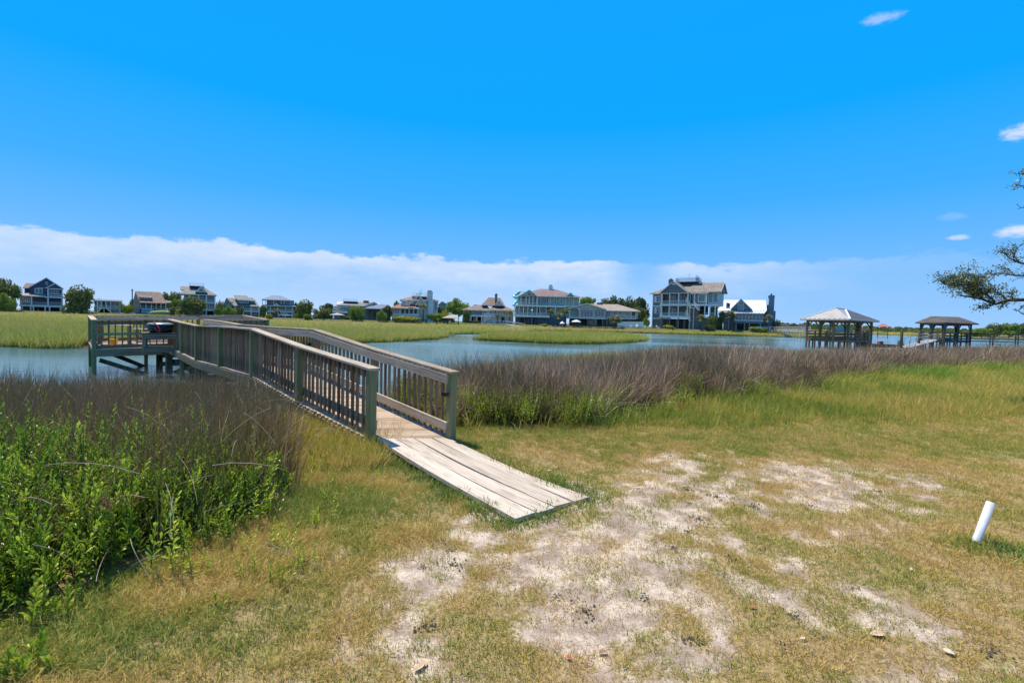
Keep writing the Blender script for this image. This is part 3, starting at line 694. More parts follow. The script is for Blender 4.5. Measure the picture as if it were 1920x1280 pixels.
h.win(65,80,540.3,550.3,1.55,2,fr=.18); h.disc('round_window', PANE, 87.5,531,3,1.5)
h.box('balcony_recess_shade', DKI, 92,114,542,549.5,1.42,1.58); h.win(92.5,101,543,550,1.4,2); h.win(102,112,543,550,1.4,2)  # thin dark slab paints the balcony's shade onto the upper wall
h.box('balcony_beam', WHT, 90,118,540.6,542.2,-.25,.05); h.cols((90,117.5),541.5,554.5,-.2,.3); h.rail(90,118,550.2,554.5,-.2,sp=.18); h.box('balcony_floor', WHT, 88,119,553.8,555,-.4,1.7)
for px in (42.5,58,63,84.7,93,114): h.cols((px,),575,583.8,-.8,.34)
h.box('garage_door', BG2, 44,57,576,583.5,3.1,3.18); h.box('garage_opening_shade', DKI, 65,83.5,575.4,583.8,3.05,3.19); h.box('garage_opening_shade', DKI, 94,113,575.4,583.8,3.05,3.19)  # garage openings are flat slabs on the wall, their shade painted in
h.win(70,73,578,583,3.02,1,pane=CREAM)
# 2 small cream house
h = House('house','small flat-fronted cream house with dark shutters and white twin stairs',204,586,158)
h.box('wall', CREAM, 208,227,563,586,1,9); h.box('porch_back_wall', paint('porch_grey',(.30,.33,.36)), 180,208,563,586,2,9); h.long('roof', METG, 178,230,563.5,560.8,-.6,10,wall=CREAM)
h.cols((183,190,199,207.5),563,577,-.4,.2); h.rail(183,207,572.5,577,-.4); h.box('porch_floor', WHT, 182,208,577,578.6,-.5,2)
h.win(191.5,197.5,565,575,1.95,1,pane=SCREEN)
for a_,b_,c_,e_ in ((211,220,567.3,573),(211,220,579.5,585)):
    h.win(a_,b_,c_,e_,.98,2); h.box('shutter', DKI, a_-1.8,a_-.2,c_,e_,.9,.98); h.box('shutter', DKI, b_+.2,b_+1.8,c_,e_,.9,.98)
h.stair(190,577.5,182.5,586,-1.6,1); h.stair(200,577.5,209.5,586,-1.6,1); h.box('landing', WHT, 190,200,577.3,578.3,-1.6,-.5)
h.cols((183,195,207),578.5,586,-.3,.25); h.box('lower_recess_shade', DKI, 184,207,579,586,1.9,1.99)  # near-black slab stands in for the shade below the porch, likewise on later houses
# 3 brown house
h = House('house','brown shingled house with a long pink-brown roof, low dormer and screened porch',287,590,155)
h.box('side_wall', PINK, 250,262,561,590,0,9); h.box('wall', PINK, 262,312,568,590,1.5,10); h.box('annex_wall', PINK, 312,321,566,590,4,9)
ze = h.Z(567.8,287); zr = h.Z(546,277)
MB().slab([(h.X(262,568),-.6,ze),(h.X(313,568),-.6,ze),(h.X(301,547),5,zr),(h.X(254,546),5,zr)],.2).slab([(h.X(254,546),5,zr),(h.X(301,547),5,zr),(h.X(318,566),10,ze),(h.X(248,562),10,ze)],.2).obj('roof', BRN, h.root)
MB().prism([(h.X(250,566),h.Z(566,250)),(h.X(263,568),h.Z(568,263)),(h.X(254.5,547),h.Z(547.5,254))],-.2,5,'y').obj('gable_wall', PINK, h.root)
h.box('dormer_wall', GRSD, 264,284,556.5,564.5,1.2,4); h.win(266,282,557.5,562.5,1.15,3); h.shed('dormer_roof', BRN, 262,286,258,282,556.8,553,.7,4.5)
h.box('porch_screen', SCREEN, 264,311,568.8,578,1.2,1.45); h.cols((263.5,274,284,293,302,311),568,579,.8,.22); h.rail(264,311,574,578.4,.8,sp=.4); h.box('porch_band', CRM2, 262,312,578.4,580.4,.5,1.6)
h.box('lower_recess_shade', DKI, 266,292,581,590,1.2,1.49); h.box('lower_wall', paint('pink_block',(.36,.24,.21)), 292,311,581,590,1.1,1.49); h.long('annex_roof', GRYR, 311,323,566.5,563,3.4,9.6)
# 4 grey hip roofed with roof deck
h = House('house','grey hip-roofed house with a pale blue roof deck behind a wide round oak',372,590,155)
h.box('wall', BGR, 345,404,552,590,2,12); h.hip('roof', GRYR, 337,407,357,381,552,535.5,-.4,12); h.gable('dormer_roof', GRYR, WSID, 366,389,377.5,548,536.8,-.5,5,.2); h.disc('half_round_window', PANE, 377.5,546.6,5,-.55,half=True)
h.cols((355,372.3,387,403.3),552.5,581,-.1,.32); h.box('floor_band', WHT, 354,404,567,568.6,-.3,2); h.box('floor_band', WHT, 354,404,580,582,-.3,2); h.rail(356,403,562,567,-.15); h.rail(356,403,575,580,-.15)
for a_ in (374,389): h.win(a_,a_+9,556,566,1.95,2); h.win(a_,a_+9,570,579,1.95,2)
h.cols((387,403),582,590,0,.3); h.box('lower_recess_shade', DKI, 389,403,582.5,590,1.9,1.99); h.stair(381,580,374,590,-1.4,1)
h.box('roof_deck_floor', METG, 355,382,535.6,536.6,3,8); h.rail(355,382,530.5,535.6,3,m=paint('pale_blue',(.30,.48,.66)),sp=.35); h.rail_side(h.X(382,535),3,8,h.Z(535.6,382),h.Z(530.5,382),m=paint('pale_blue',(.30,.48,.66)),sp=.35); h.rail_side(h.X(355,535),3,8,h.Z(535.6,355),h.Z(530.5,355),m=paint('pale_blue',(.3,.48,.66)),sp=.35)
h.long('side_roof', GRYR, 338,356,543,536,3,9,wall=BGR)
# 5 slate green
h = House('house','slate green house with stepped grey dormer roofs and tall white porch columns',453,594,158)
h.box('wall', GRG, 421,486,574,594,2,10); h.box('side_wall', GRG, 421,439,566,576,1.5,10)
za=h.Z(558,425); zb=h.Z(573.5,455)
MB().slab([(h.X(438,573),-.6,zb),(h.X(487,574),-.6,zb),(h.X(478,560),5,za),(h.X(424,558),5,za)],.2).slab([(h.X(424,558),5,za),(h.X(478,560),5,za),(h.X(487,574),10.5,zb),(h.X(416,573),10.5,zb)],.2).obj('roof', GRYR, h.root)
MB().prism([(h.X(419,573),h.Z(573,419)),(h.X(440,574),h.Z(574,440)),(h.X(425,559),h.Z(559,425))],-.3,5,'y').obj('gable_wall', GRG, h.root)
h.box('dormer_wall', GRG, 445,466,561,569,.5,4.5); h.shed('dormer_roof', GRYR, 444,468,438,464,562,553,0,4.6); h.win(450,466,562.6,568.4,.45,4)
h.box('dormer_wall', GRG, 466,478,563,569,1.5,4.5); h.shed('dormer_roof', GRYR, 466,480,464,475,563,557,1,4.6)
h.cols((441,456,471,486),574,594,-.2,.3); h.rail(457,486,578.7,582.8,-.2); h.box('floor_band', WHT, 440,487,582.8,584.4,-.3,2); h.win(458,469,575.5,582,1.95,3); h.win(473,484,575.5,582,1.95,3)
h.box('garage_door', CRM2, 458,469,586,594,1.8,1.98); h.box('garage_door', CRM2, 473,483,586,594,1.8,1.98)
# 6 pale grey with stacked porches
h = House('house','pale grey hip-roofed house with stacked wraparound porches and a small white gablet',524,594.5,165)
h.box('wall', BGR, 500,552,562,594.5,2.5,12); h.hip('roof', METG, 491,547,510,527,562,553,0,12); h.hip('porch_roof', METG, 495,556,503,548,573,570,-.8,12)
h.gable('gablet', METAL, WSID, 512,525,518,573.2,569,-1,2,.2)
h.cols((492.5,498,513,527,533,545.5),562.5,571,.3,.18); h.cols((498,507,521,535,548,555),573.5,594.5,-.5,.2); h.rail(499,555,580.5,584,-.5); h.box('floor_band', WHT, 497,556,584,585.5,-.6,2.5)
for a_ in (505,514,529,537): h.win(a_,a_+5,564,570,2.45,1)
for a_ in (502,511,525,537): h.win(a_,a_+7,575,582,2.45,2)
h.box('lower_recess_shade', DKI, 531,547,586.5,594.5,2.2,2.48)
# 7 cream house with roof deck and brick chimney
h = House('house','low cream house with a brick chimney and a pale blue roof deck on posts',668,599,165)
h.box('wall', CRM2, 638,714,573,599,3,12); h.long('roof', GRYR, 630,716,573,565,-.2,13,wall=CRM2,q0=655,q1=703); h.chimney(BRICK,682,692,562.5,569,5,1,False)
h.gable('front_gable', GRYR, CREAM, 682,716,702,573,565.5,.5,6,.3); h.disc('gable_vent', DKI, 702,571,1.5,.45,frame=False)
h.box('roof_deck_floor', METG, 643,671,564.6,565.6,3,7); h.rail(643,671,560.5,564.6,3,m=paint('pale_blue',(.3,.48,.66)),sp=.3); h.cols((644,650,664,670),565.5,571,3.2,.14,m=GRYR,name='deck_post')
h.box('balcony_band', WHT, 624,652,583,586.8,-.4,3); h.rail(624,652,578.5,583,-.4); h.box('balcony_back', CRM2, 626,652,574,599,3,6); h.win(639,652,575.5,580.5,2.95,3); h.shed('balcony_roof', GRYR, 634,656,640,660,575,571.5,-.2,3.2)
# 8 low metal-roofed
h = House('house','low dark screened house with a pale grey hipped metal roof',710,599,162)
h.box('wall', GRSD, 687,733,578,599,2,10); h.hip('roof', METG, 684,735,712,722,578.2,569.5,-.3,10.5); h.box('porch_screen', SCREEN, 688,732,578.6,590,.6,.8); h.cols((688,698,707,716,725,732),578.5,599,.4,.2,m=GRSD); h.rail(688,732,585.5,590,.5,m=GRYR)
# 10 grey gabled cottage behind (built before 9 so it stands further back)
h = House('house','pale grey gabled cottage half hidden behind the white chimney house',832,596,185)
h.box('wall', BGR, 822,842,572,596,0,8); h.gable('roof', METG, BGR, 820,844,829,572.5,564.8,0,8,.3)
# 9 white house with roof stair
h = House('house','white house with reddish roofs, white chimney and a stair climbing to its roof walk',778,600,158)
h.box('porch_wall', WSID, 733,785,577.5,594,1.2,9); h.box('base', GRNDB, 735,784,592,600,1.6,9); h.hip('porch_roof', REDR, 731,787,756,778,577.5,566.5,0,9)
h.box('side_wall', CREAM, 784,822,561.5,600,2.2,12); h.box('tower_wall', WSID, 803,813,561,600,1.2,4); h.box('upper_wall', WSID, 764,800,560,576,3.2,12)
h.hip('roof', REDR, 749,824,775,806,562.5,553.5,2.2,12.5)
h.box('dormer_wall', WSID, 752.5,764,562.5,573,1.6,5); h.win(754,762,563.5,571.5,1.55,2,pane=paint('blind_glass',(.28,.36,.42),.3))
h.win(783.5,790.5,563,570,2.1,3,rows=2); h.gable('small_gable', REDR, CREAM, 779,800,789,572,555.5,1.2,5,.2)
for i in range(4): h.win(752+i*8,759+i*8-.6,578.8,588.3,1.15,1,pane=SCREEN)
h.win(734,749,578.6,588.5,1.15,5,rows=2,pane=paint('curtained_glass',(.32,.34,.33)))
h.box('porch_band', WHT, 733,786,588.6,591,.9,1.2); h.win(816,820,565,582,2.15,1)
h.stair(791,548.5,765,573,-.6,1.1); h.box('roof_deck_floor', WHT, 772,801,554.4,555.4,3,9); h.rail(773,801,549,554.4,3,sp=.4); h.rail(773,801,549,554.4,9,sp=.4); h.cols((773,781,787,800),548.8,556,3,.1)
h.chimney(WSID,801.3,811.7,546,563,1.6,1.8); h.cols((803.5,809.5),544.2,546,2.4,.35,m=DKI,name='flue')
# 11 brown roofed complex
h = House('house','white house with broad brown hipped roofs and a white diagonal front stair',915,607.5,165)
h.box('wall', WSID, 868,905,581,593,2,12); h.box('wall', WSID, 905,963,582,607.5,1,12); h.box('upper_wall', CREAM, 934,962,581,607.5,.9,1)
h.hip('roof', BRN, 866,922,893,912,581,570.5,.6,12); h.hip('roof', BRN, 914,966,928,945,581.5,571,0,12); h.hip('tower_roof', BRN, 903,947,916,939,571.5,556.3,3,10)
h.gable('dormer_roof', BRN, WSID, 927,943,936,571,562,2.2,5,.2); h.disc('gable_window', PANE, 936,568.7,2,2.1,half=True)
h.chimney(GRYR,928,932.7,551,570,2.6,1,True); h.gable('left_gable', BRN, GRSD, 884,904,890,574,569.5,6,10,.2)
h.box('porch_screen', SCREEN, 869,884,582,590.5,1.8,1.98); h.win(868.5,884.5,582,591,1.75,4,rows=2,pane=SCREEN)
h.win(886,903,582,590,1.95,5,pane=PANE); h.win(905.5,912.5,582.5,587.5,.95,2); h.win(918,923,582.5,588,.95,2); h.win(926,931,582,588,.95,1); h.win(933,935.5,583,588,.85,1); h.win(944,947,583,589,.85,1)
h.box('floor_band', WHT, 867,935,591.2,593.2,0,2.1); h.rail(904,934,587.8,591.2,.1); h.box('lower_recess_shade', DKI, 868,905,593.4,607.5,5,5.2)
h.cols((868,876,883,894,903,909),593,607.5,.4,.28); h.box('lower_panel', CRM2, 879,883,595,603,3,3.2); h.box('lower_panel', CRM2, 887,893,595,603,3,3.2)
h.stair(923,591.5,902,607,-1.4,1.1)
h.box('lower_recess_shade', DKI, 940,946,594,604,.8,.89)
# 12 sage green house
h = House('house','large sage green house with mauve roof, cupola and white framed screened porches',1024,610.5,158)
h.box('base', GRNDB, 965,1012,594,610.5,1.5,12); h.box('base', paint('blue_block',(.10,.13,.16),.9,.2,2), 1007,1062,594,610.5,.8,12)
h.box('lower_wall', GRN, 966,1085,575,595,2.6,13); h.box('upper_wall', GRN, 977,1086,556,576,1.2,13)
h.hip('roof', PURR, 972,1088,1012,1042,555.5,539.5,.2,13); h.gable('porch_gable', PURR, GRN, 974,1009,993,555.5,543.8,-1,6,.4); h.disc('gable_window', PANE, 993,554,5.2,-1.05,half=True)
h.gable('right_gable', PURR, GRN, 1060,1077,1070,556,548.5,.3,5,.2); 
cu = h.box('cupola', WSID, 1029.5,1036.5,533.5,541.5,6,8); MB().box(h.X(1030.5,533),h.X(1035.5,533),6.3,7.7,h.Z(533.5,1033),h.Z(531.8,1033)).obj('cupola_roof', DKI, cu); h.box('cupola_base', WHT, 1028.5,1037.5,535.5,536.5,5.8,8.2)
h.box('porch_recess', SCREEN, 977,1007,557,572,1.0,1.18); h.cols((977,986.5,992.5,999.5,1007),556,573,-.8,.24); h.rail(977,1007,567.5,571.5,-.8)
h.win(983,991,559,571,.95,2,pane=PANE2); h.win(978,981.5,560,571,.95,1); h.win(993.5,998,558,571,.95,1); h.win(1000.5,1006,558,571,.95,1); h.win(1009,1012.5,558,571,1.1,1)
h.box('floor_band', WHT, 964,1061,572.6,575.2,-1,2.6); h.box('floor_band', WHT, 1061,1086,573,574.4,1.1,1.2)
h.box('porch_recess', SCREEN, 965,1031,576,590.5,2.4,2.58); h.cols((965,973.5,982,990,999,1007),575,591,-.8,.24); h.cols((1012,1024,1041),575,591,-.8,.2); h.rail(965,1031,586.5,590.3,-.8)
for a_ in (967,975,984,992,1001): h.win(a_,a_+5.5,577,589,2.3,1,pane=PANE2)
h.win(1012,1022,577,589,2.3,2); h.win(1033,1040,578,588,2.5,1)
h.box('porch_band', WHT, 964,1031,590.8,594.6,-1,2.6)
h.win(1015.6,1028.6,557.3,569,1.12,3); h.win(1039,1043.3,558.5,570.3,1.12,1,fr=.14); h.win(1050.3,1054.6,559.3,570.7,1.12,1,fr=.14); h.win(1066.8,1070.8,560,569.5,1.12,1,fr=.14)
for px in (1008,1031.5,1060.7,1075,1085.5): h.box('corner_board', WHT, px-.6,px+.6,556,573,1.1,1.18)
h.box('floor_band', WHT, 977,1086,555.2,556.6,1.0,1.18); h.box('corner_board', WHT, 1041,1042,576,595,2.5,2.58)
h.cols((983,990,997,1003),596,610.5,1.3,.3,m=TAUP,name='pier'); h.box('opening_shade', DKI, 975,981,597,610,1.3,1.48); h.box('opening_shade', DKI, 998,1003,597,610,1.3,1.48)  # openings between piers are dark slabs, shade put into the colour
h.stair(1012,590,1018,594,-.9,.8)
h.box('roof_deck_floor', GRYR, 969,983,555.5,556.5,2,7); h.rail(969,983,546.5,555.5,2,m=paint('deck_grey',(.25,.27,.32)),sp=.3); h.box('stair_tower', WHT, 970,977,556.5,573,3,6)
mb = MB(); x_,y_ = h.X(967.5,555),2.5
mb.tube([(x_+.9*math.cos(a_*.5),y_+.9*math.sin(a_*.5),h.Z(546,968)-a_*.22) for a_ in range(0,22)],.45,8).obj('spiral_slide', paint('turquoise',(.18,.55,.62),.3), h.root, True)
# 13 low beige house
h = House('house','low beige house with a fan window in its front gable and tall blue windows',1130,611.5,158)
h.box('wall', CRM2, 1067,1196,582,596.5,1,10); h.box('base', GRNDB, 1067,1190,596,611.5,1.8,9.5); h.long('roof', TANR, 1104,1200,582.3,569.5,-.2,11,q0=1098,q1=1160); h.gable('front_gable', TANR, CRM2, 1064,1137,1101,579,568.3,-1.2,6,.4)
h.box('gable_front_wall', CRM2, 1087,1135,579.5,596.5,-1,1); h.disc('fan_window', PANE, 1100.7,577.6,5,-1.05,half=True)
h.box('porch_recess', GRN, 1068,1087,580,594,.9,.99); h.win(1076,1080,581,592,.85,1,pane=SCREEN); h.cols((1068,1086),579,596,-.9,.25); h.rail(1069,1086,592,595,-.9,sp=.5)
h.win(1089,1112,580.8,593.5,-1.05,4,rows=3); h.win(1115,1133,580.8,593.5,-1.05,3,rows=3); h.win(1136,1145,581,594,.95,2,rows=3); h.win(1150,1157,583,590,.95,2); h.win(1161,1165,584,590,.95,1); h.win(1173,1179,584,592,.95,2)
h.box('porch_band', WHT, 1066,1137,595.6,597.4,-1.3,1); h.box('floor_band', WHT, 1137,1192,596.5,597.8,.7,1)
h.box('corner_porch', SCREEN, 1183,1191,583.5,591.5,.85,.98); h.cols((1183,1191.5),583,597,.6,.2)
h.chimney(GRYR,1119,1128,566,571.5,5,1,False)
h.cols((1067.5,1086,1102,1113,1130,1138),597,611.5,-.9,.3,m=TAUP,name='pier'); h.win(1104,1111,599.5,609,1.75,2); h.win(1113,1119,599.5,609,1.75,2); h.box('opening_shade', DKI, 1089,1101,599,611,1.6,1.79); h.box('opening_shade', DKI, 1121,1129,599,611,1.6,1.79)
# 14 charcoal three storey house, turned so its right side shows
h = House('house','tall charcoal three-storey house with stacked white porches, outside stairs and a roof deck',1281,616,156,-.30)
D_=10
h.box('wall', GRSD, 1218.5,1238,549,571.5,1.5,D_); h.box('wall', GRSD, 1218,1238,572,595,1.5,D_); h.box('ground_wall', GRSD, 1217,1238,596,616,1.5,D_)
h.box('wall', paint('porch_brown',(.20,.165,.15),.8,.1,2), 1238,1290,549,595,3.2,D_); h.box('wall', GRSD, 1290,1322,549,572,1.8,D_); h.box('wall', GRSD, 1290,1320,596,616,1.8,D_); h.box('wall', GRSD, 1290,1306,573,596,1.8,D_)
h.box('floor_band', WHT, 1218,1238,571,573,1.4,1.5); h.box('floor_band', WHT, 1217,1238,595,597,1.4,1.5)
for a_ in ((1237.5,549,596),(1218.4,549,616)): h.box('corner_board', WHT, a_[0]-.7,a_[0]+.7,a_[1],a_[2],1.35,1.5)
h.box('floor_band', WHT, 1237,1322,570,573.3,-.4,3.2); h.box('floor_band', WHT, 1236,1290,591.8,595.4,-.5,3.2); h.box('porch_beam', WHT, 1237,1291,547.8,549.6,-.4,0); h.box('floor_band', WHT, 1320,1344,572,574.8,-.4,6); h.box('floor_band', WHT, 1320,1341,594.5,596.5,-.3,6)
h.cols((1239,1255.3,1272.3,1289.5),549.5,592,-.2,.30); h.cols((1239,1255,1272),595.4,616,-.1,.28,m=TAUP,name='pier')
for y0_,y1_ in ((563,569.8),(585.6,591.6)):
    for a_,b_ in ((1240,1254.6),(1256,1271.6),(1273,1288.8)): h.rail(a_,b_,y0_,y1_,-.2,m=None,sp=.16)
for a_,b_ in ((1250,1256),(1256.5,1261),(1268,1272),(1276,1280),(1283,1289)): h.win(a_,b_,552,569,3.15,1)
h.win(1249,1255,574.5,590,3.15,1); h.win(1255.6,1261,577,590,3.15,1); h.win(1281,1288,576,590,3.15,1,pane=PANE2)
for y0_,y1_ in ((552.5,565),(574.5,587)):
    h.win(1226,1237,y0_,y1_,1.45,2,rows=2,fr=.14); h.box('shutter', WHT, 1222.3,1225.3,y0_,y1_,1.42,1.5)
h.win(1305.5,1319,551.5,567,1.75,1,pane=PANE2,fr=.16); h.box('corner_board', WHT, 1298.5,1300,549,571,1.7,1.8); h.box('corner_board', WHT, 1320,1321.5,549,572,1.6,1.8)
h.win(1291,1298,551,569,1.75,1)
# right side face (x = const) seen obliquely
xr = h.X(1322,560); zt = h.Z(549,1322); zm = h.Z(572,1322)
MB().box(xr,xr+3.2,2.4,9,zm,zt).obj('bay_wall', siding('pale_bay',(.45,.50,.50)), h.root); MB().box(xr+.4,xr+1.4,2.3,2.39,zm+.9,zt-.5).obj('bay_window', PANE2, h.root); MB().box(xr+1.8,xr+2.8,2.3,2.39,zm+.9,zt-.5).obj('bay_window', PANE2, h.root)
h.cols((1320.5,1329.5,1338.7),574.5,595,-.1,.3); h.cols((1330,1339),596.5,616,.3,.22); h.rail(1321,1329,587,594.5,-.1,m=None,sp=.2); h.rail(1330,1338,587,594.5,-.1,sp=.2); h.rail(1338,1346,566.5,572,-.1,m=paint('deck_grey',(.25,.27,.32)),sp=.25)
h.box('lower_wall', GRSD, 1321,1339,596.5,616,2.5,9); h.box('opening_shade', DKI, 1241,1290,597,616,3.0,3.19); h.box('ground_panel', TAUP, 1243,1246,598,616,2.8,2.99); h.box('ground_panel', TAUP, 1262,1266,598,616,2.8,2.99); h.box('ground_panel', TAUP, 1276,1280,598,616,2.8,2.99)
h.box('porch_back', DKI, 1306,1320,573.3,590,4,4.2); h.box('porch_back', GRSD, 1321,1334,574.8,595,6,6.2)
# roof: cross gables
BRG = roofing('weathered_roof',(.16,.14,.125),(.29,.255,.225)); h.hip('roof', BRG, 1213,1326,1262,1312,549,527.5,1.2,D_+.8); h.gable('front_gable', BRG, GRSD, 1237,1292,1264,548.5,526.8,-.4,6,.5); h.disc('gable_vent', WHT, 1264,533.5,3.3,-.46,half=True,frame=False)
xa,xb = h.X(1290,548),h.X(1326,549)+3.6; zrr = h.Z(529,1335)-.2; zee = h.Z(548.5,1310)
MB().slab([(xa,1.0,zee),(xb,1.0,zee),(xb,5.2,zrr),(xa,5.2,zrr)],.2).slab([(xa,5.2,zrr),(xb,5.2,zrr),(xb,9.4,zee),(xa,9.4,zee)],.2).obj('right_roof', BRG, h.root)
MB().prism([(1.6,zee),(8.8,zee),(5.2,zrr-.2)], xb-.5,xb-.35,'x').obj('gable_wall', GRSD, h.root)
MB().bar((xb+.02,1.0,zee-.1),(xb+.02,5.2,zrr-.1),.05,.26).bar((xb+.02,9.4,zee-.1),(xb+.02,5.2,zrr-.1),.05,.26).obj('rake_board', WHT, h.root)
h.chimney(GRSD,1245,1252,520.5,540,4,1.3,True)
h.box('roof_deck_floor', DKI, 1257,1300,526.5,528.2,4,8); DG = paint('deck_grey',(.25,.27,.32)); h.rail(1259,1297,518.8,526.5,4,m=DG,sp=.22); h.rail(1259,1297,518.8,526.5,8,m=DG,sp=.22)
h.rail_side(h.X(1259,522),4,8,h.Z(526.5,1259),h.Z(518.8,1259),m=DG); h.rail_side(h.X(1297,522),4,8,h.Z(526.5,1297),h.Z(518.8,1297),m=DG)
h.cols((1281.5,),510,519,6,.05,m=DG,name='antenna'); h.stair(1298,521,1307,529,4,1,m=DG)
h.stair(1289.5,563.5,1297,577.5,-1.9,1); h.stair(1312.5,582,1302.5,571.5,-1.9,1); h.stair(1289,588,1296.5,601.5,-1.9,1); h.box('landing', WHT, 1295.5,1303,577.5,578.7,-1.9,-.7); h.cols((1295.5,1302.5),578,616,-1.5,.16,m=WHT,name='stair_post')
# 15 blue-grey house with white metal roof
h = House('house','blue-grey house with bright white metal roof, arched dormer and tall chimney, rightmost house',1392,618.5,158)
h.box('wall', BG2, 1347,1430,586,606,1.5,12); h.box('ground_wall', TAUP, 1355,1428,605,618.5,1.9,12); h.box('side_wall', BG2, 1430,1447,588,618.5,4,12)
zr = h.Z(561,1396); ze = h.Z(582,1392); z2 = h.Z(587.5,1405)
r = MB().slab([(h.X(1344,583),-.2,h.Z(582,1344)),(h.X(1437,582),-.2,h.Z(582,1437)),(h.X(1436,561),5.5,zr),(h.X(1356,561),5.5,zr)],.12).slab([(h.X(1356,561),5.5,zr),(h.X(1436,561),5.5,zr),(h.X(1440,582),12,ze),(h.X(1344,582),12,ze)],.12).obj('roof', METAL, h.root)
r2 = MB().slab([(h.X(1375,587),-1.8,z2),(h.X(1432,587),-1.8,z2),(h.X(1437,581),-.15,ze+.1),(h.X(1378,581),-.15,ze+.1)],.1).obj('porch_roof', METAL, h.root)
mb = MB()
for i in range(13): 
    t_ = i/12; mb.bar((h.X(1375+57*t_,587),-1.8,z2+.04),(h.X(1378+59*t_,581),-.15,ze+.14),.05,.07)
mb.obj('roof_seam', METG, r2)
h.gable('dormer_roof', METG, BG2, 1370,1410,1389.5,580,560.5,-.9,5,.3); w_ = h.box('arched_window', WHT, 1383.5,1395,571,581.5,-.96,-.9)
h.disc('arched_window', PANE2, 1389.2,571.3,5.7,-.96,half=True); MB().box(h.X(1384.5,576),h.X(1388.7,576),-1.02,-.97,h.Z(581,1387),h.Z(572,1387)).box(h.X(1389.9,576),h.X(1394.2,576),-1.02,-.97,h.Z(581,1392),h.Z(572,1392)).obj('pane', PANE2, w_)
h.box('sunroom_wall', BGR, 1377,1430,588.4,601,-1.2,1.5)
for i in range(7): h.win(1379.4+i*6.35,1384.8+i*6.35,589,600,-1.25,1,rows=2,pane=PANE,fr=.07)
h.box('sunroom_band', WHT, 1377,1430,600.6,602,-1.35,-1.2); h.box('sunroom_skirt', BG2, 1376,1430,602,606,-1.2,1.5)
h.box('brick_panel', BRICK, 1397,1404,607,617,1.7,1.89); h.box('opening_shade', DKI, 1382,1394,608,618,1.7,1.89); h.box('opening_shade', DKI, 1406,1422,608.5,615,1.7,1.89); h.cols((1380,1396,1405,1425),606,618.5,-.9,.3,m=BGR,name='pier')
ch = h.box('chimney', BG2, 1441,1451,554,590,3,5); h.box('chimney_shoulder', BG2, 1437,1453,583,618,3.2,5.2); h.box('chimney_cap', BG2, 1440.3,1452,554.5,558.5,2.9,5.1); h.box('flue', DKI, 1444.8,1447.5,550.8,554,3.6,4.4)
h.gable('side_gable', METG, BG2, 1428,1453,1440,590,570,4.5,11,.1,trim=False)
fp = House('flagpole','thin white pole with a hanging striped flag before the white metal roof',1367,618,152,cat='flagpole')
fp.cols((1367,),568,618,0,.08,name='pole'); mb = MB(); 
FLG = paint('flag_cloth',(.30,.05,.06),.8,.5,4)
cols_ = [(0,.9,.4),(.35,.8,.1),(.8,.55,-.25),(1.2,.2,-.5)]
z0_ = fp.Z(569,1367)
for i in range(6):
    m_ = paint('flag_red',(.40,.03,.04),.8) if i%2 else paint('flag_white',(.65,.65,.65),.8)
    MB().slab([(-.05,-.05,z0_-.25*i),(-1.1,-.12,z0_+.3-.3*i),(-1.15,.02,z0_+.02-.3*i),(-.05,.03,z0_-.25*i-.24)],.03).obj('flag_stripe', m_, fp.root)
MB().box(-.75,-.06,-.14,-.08,z0_-.7,z0_).obj('flag_canton', paint('flag_blue',(.03,.05,.2),.8), fp.root)

# ---------------------------------------------------------------- small things on the far bank
def fencing(label, px0,px1,py0,py1,d,n,name='fence',cat='fence',m=None):
    f_ = House(name,label,(px0+px1)/2,py1,d,cat=cat); m = m or WHT
    for i in range(n+1):
        px = px0+(px1-px0)*i/n; f_.cols((px,),py0-.4,py1,0,.12,m=m,name='post')
        if i<n: f_.box('panel', m, px+.2,px+(px1-px0)/n-.2,py0,py1-.3,-.03,.03)
    return f_
fencing('low white fence left of the twin white stairs',147,180,584.2,587,150,6); fencing('low white fence right of the twin white stairs',226,253,586,588.4,150,5)
fencing('tall white privacy fence between the beige and charcoal houses',1158,1206,603,613.5,152,8)
def pier_rail(label, pts, name='dock', m=None, h=1.0, zd=None, post_sp=2.4, slats=3, w=1.4, brace=0):
    """a small dock: posts, decking and open rails along a polyline of world points at deck level"""
    m = m or W_GREY; o_ = empty(name, (pts[0].x,pts[0].y,pts[0].z), 0, label, 'dock'); 
    for a,b in zip(pts,pts[1:]):
        n = max(1,int((b-a).length/post_sp)); sidev = Vector((b.y-a.y,-(b.x-a.x),0)).normalized()*w
        for i in range(n+1):
            p = a.lerp(b,i/n)
            for s_ in (Vector((0,0,0)),sidev): beam('post', Vector((p.x+s_.x,p.y+s_.y,WZ-.5)), p+s_+Vector((0,0,h)), .14,.14, m, o_)
        for j in range(slats):
            for s_ in (Vector((0,0,0)),sidev): beam('rail', a+s_+Vector((0,0,h*(1-j/slats))), b+s_+Vector((0,0,h*(1-j/slats))), .05,.13, m, o_)
        beam('deck', a+sidev/2-Vector((0,0,.06)), b+sidev/2-Vector((0,0,.06)), w+.2,.12, m, o_)
    return o_
GW = paint('bleached_wood',(.42,.42,.44),.8,.15,3)
pier_rail('pale grey railed dock right of the white metal roofed house, running toward the left pavilion',[P(1408,618.5,150),P(1462,619,146),P(1520,621.5,120)],m=GW,slats=2)
pier_rail('low grey dock with ramp in front of the brown hipped-roof house',[P(925,607,140),P(950,607.5,140),P(985,613,135)],m=GW,slats=1,h=.9)
pier_rail('long low dark dock in front of the white chimney house hedge',[P(712,601.5,140),P(775,603.5,140),P(800,603,140),P(860,607,140)],m=W_DARK,slats=1,h=.5)
pier_rail('dark patio deck in front of the low beige house',[P(1060,611,146),P(1165,615,146)],m=W_DARK,slats=1,h=.6,w=3)
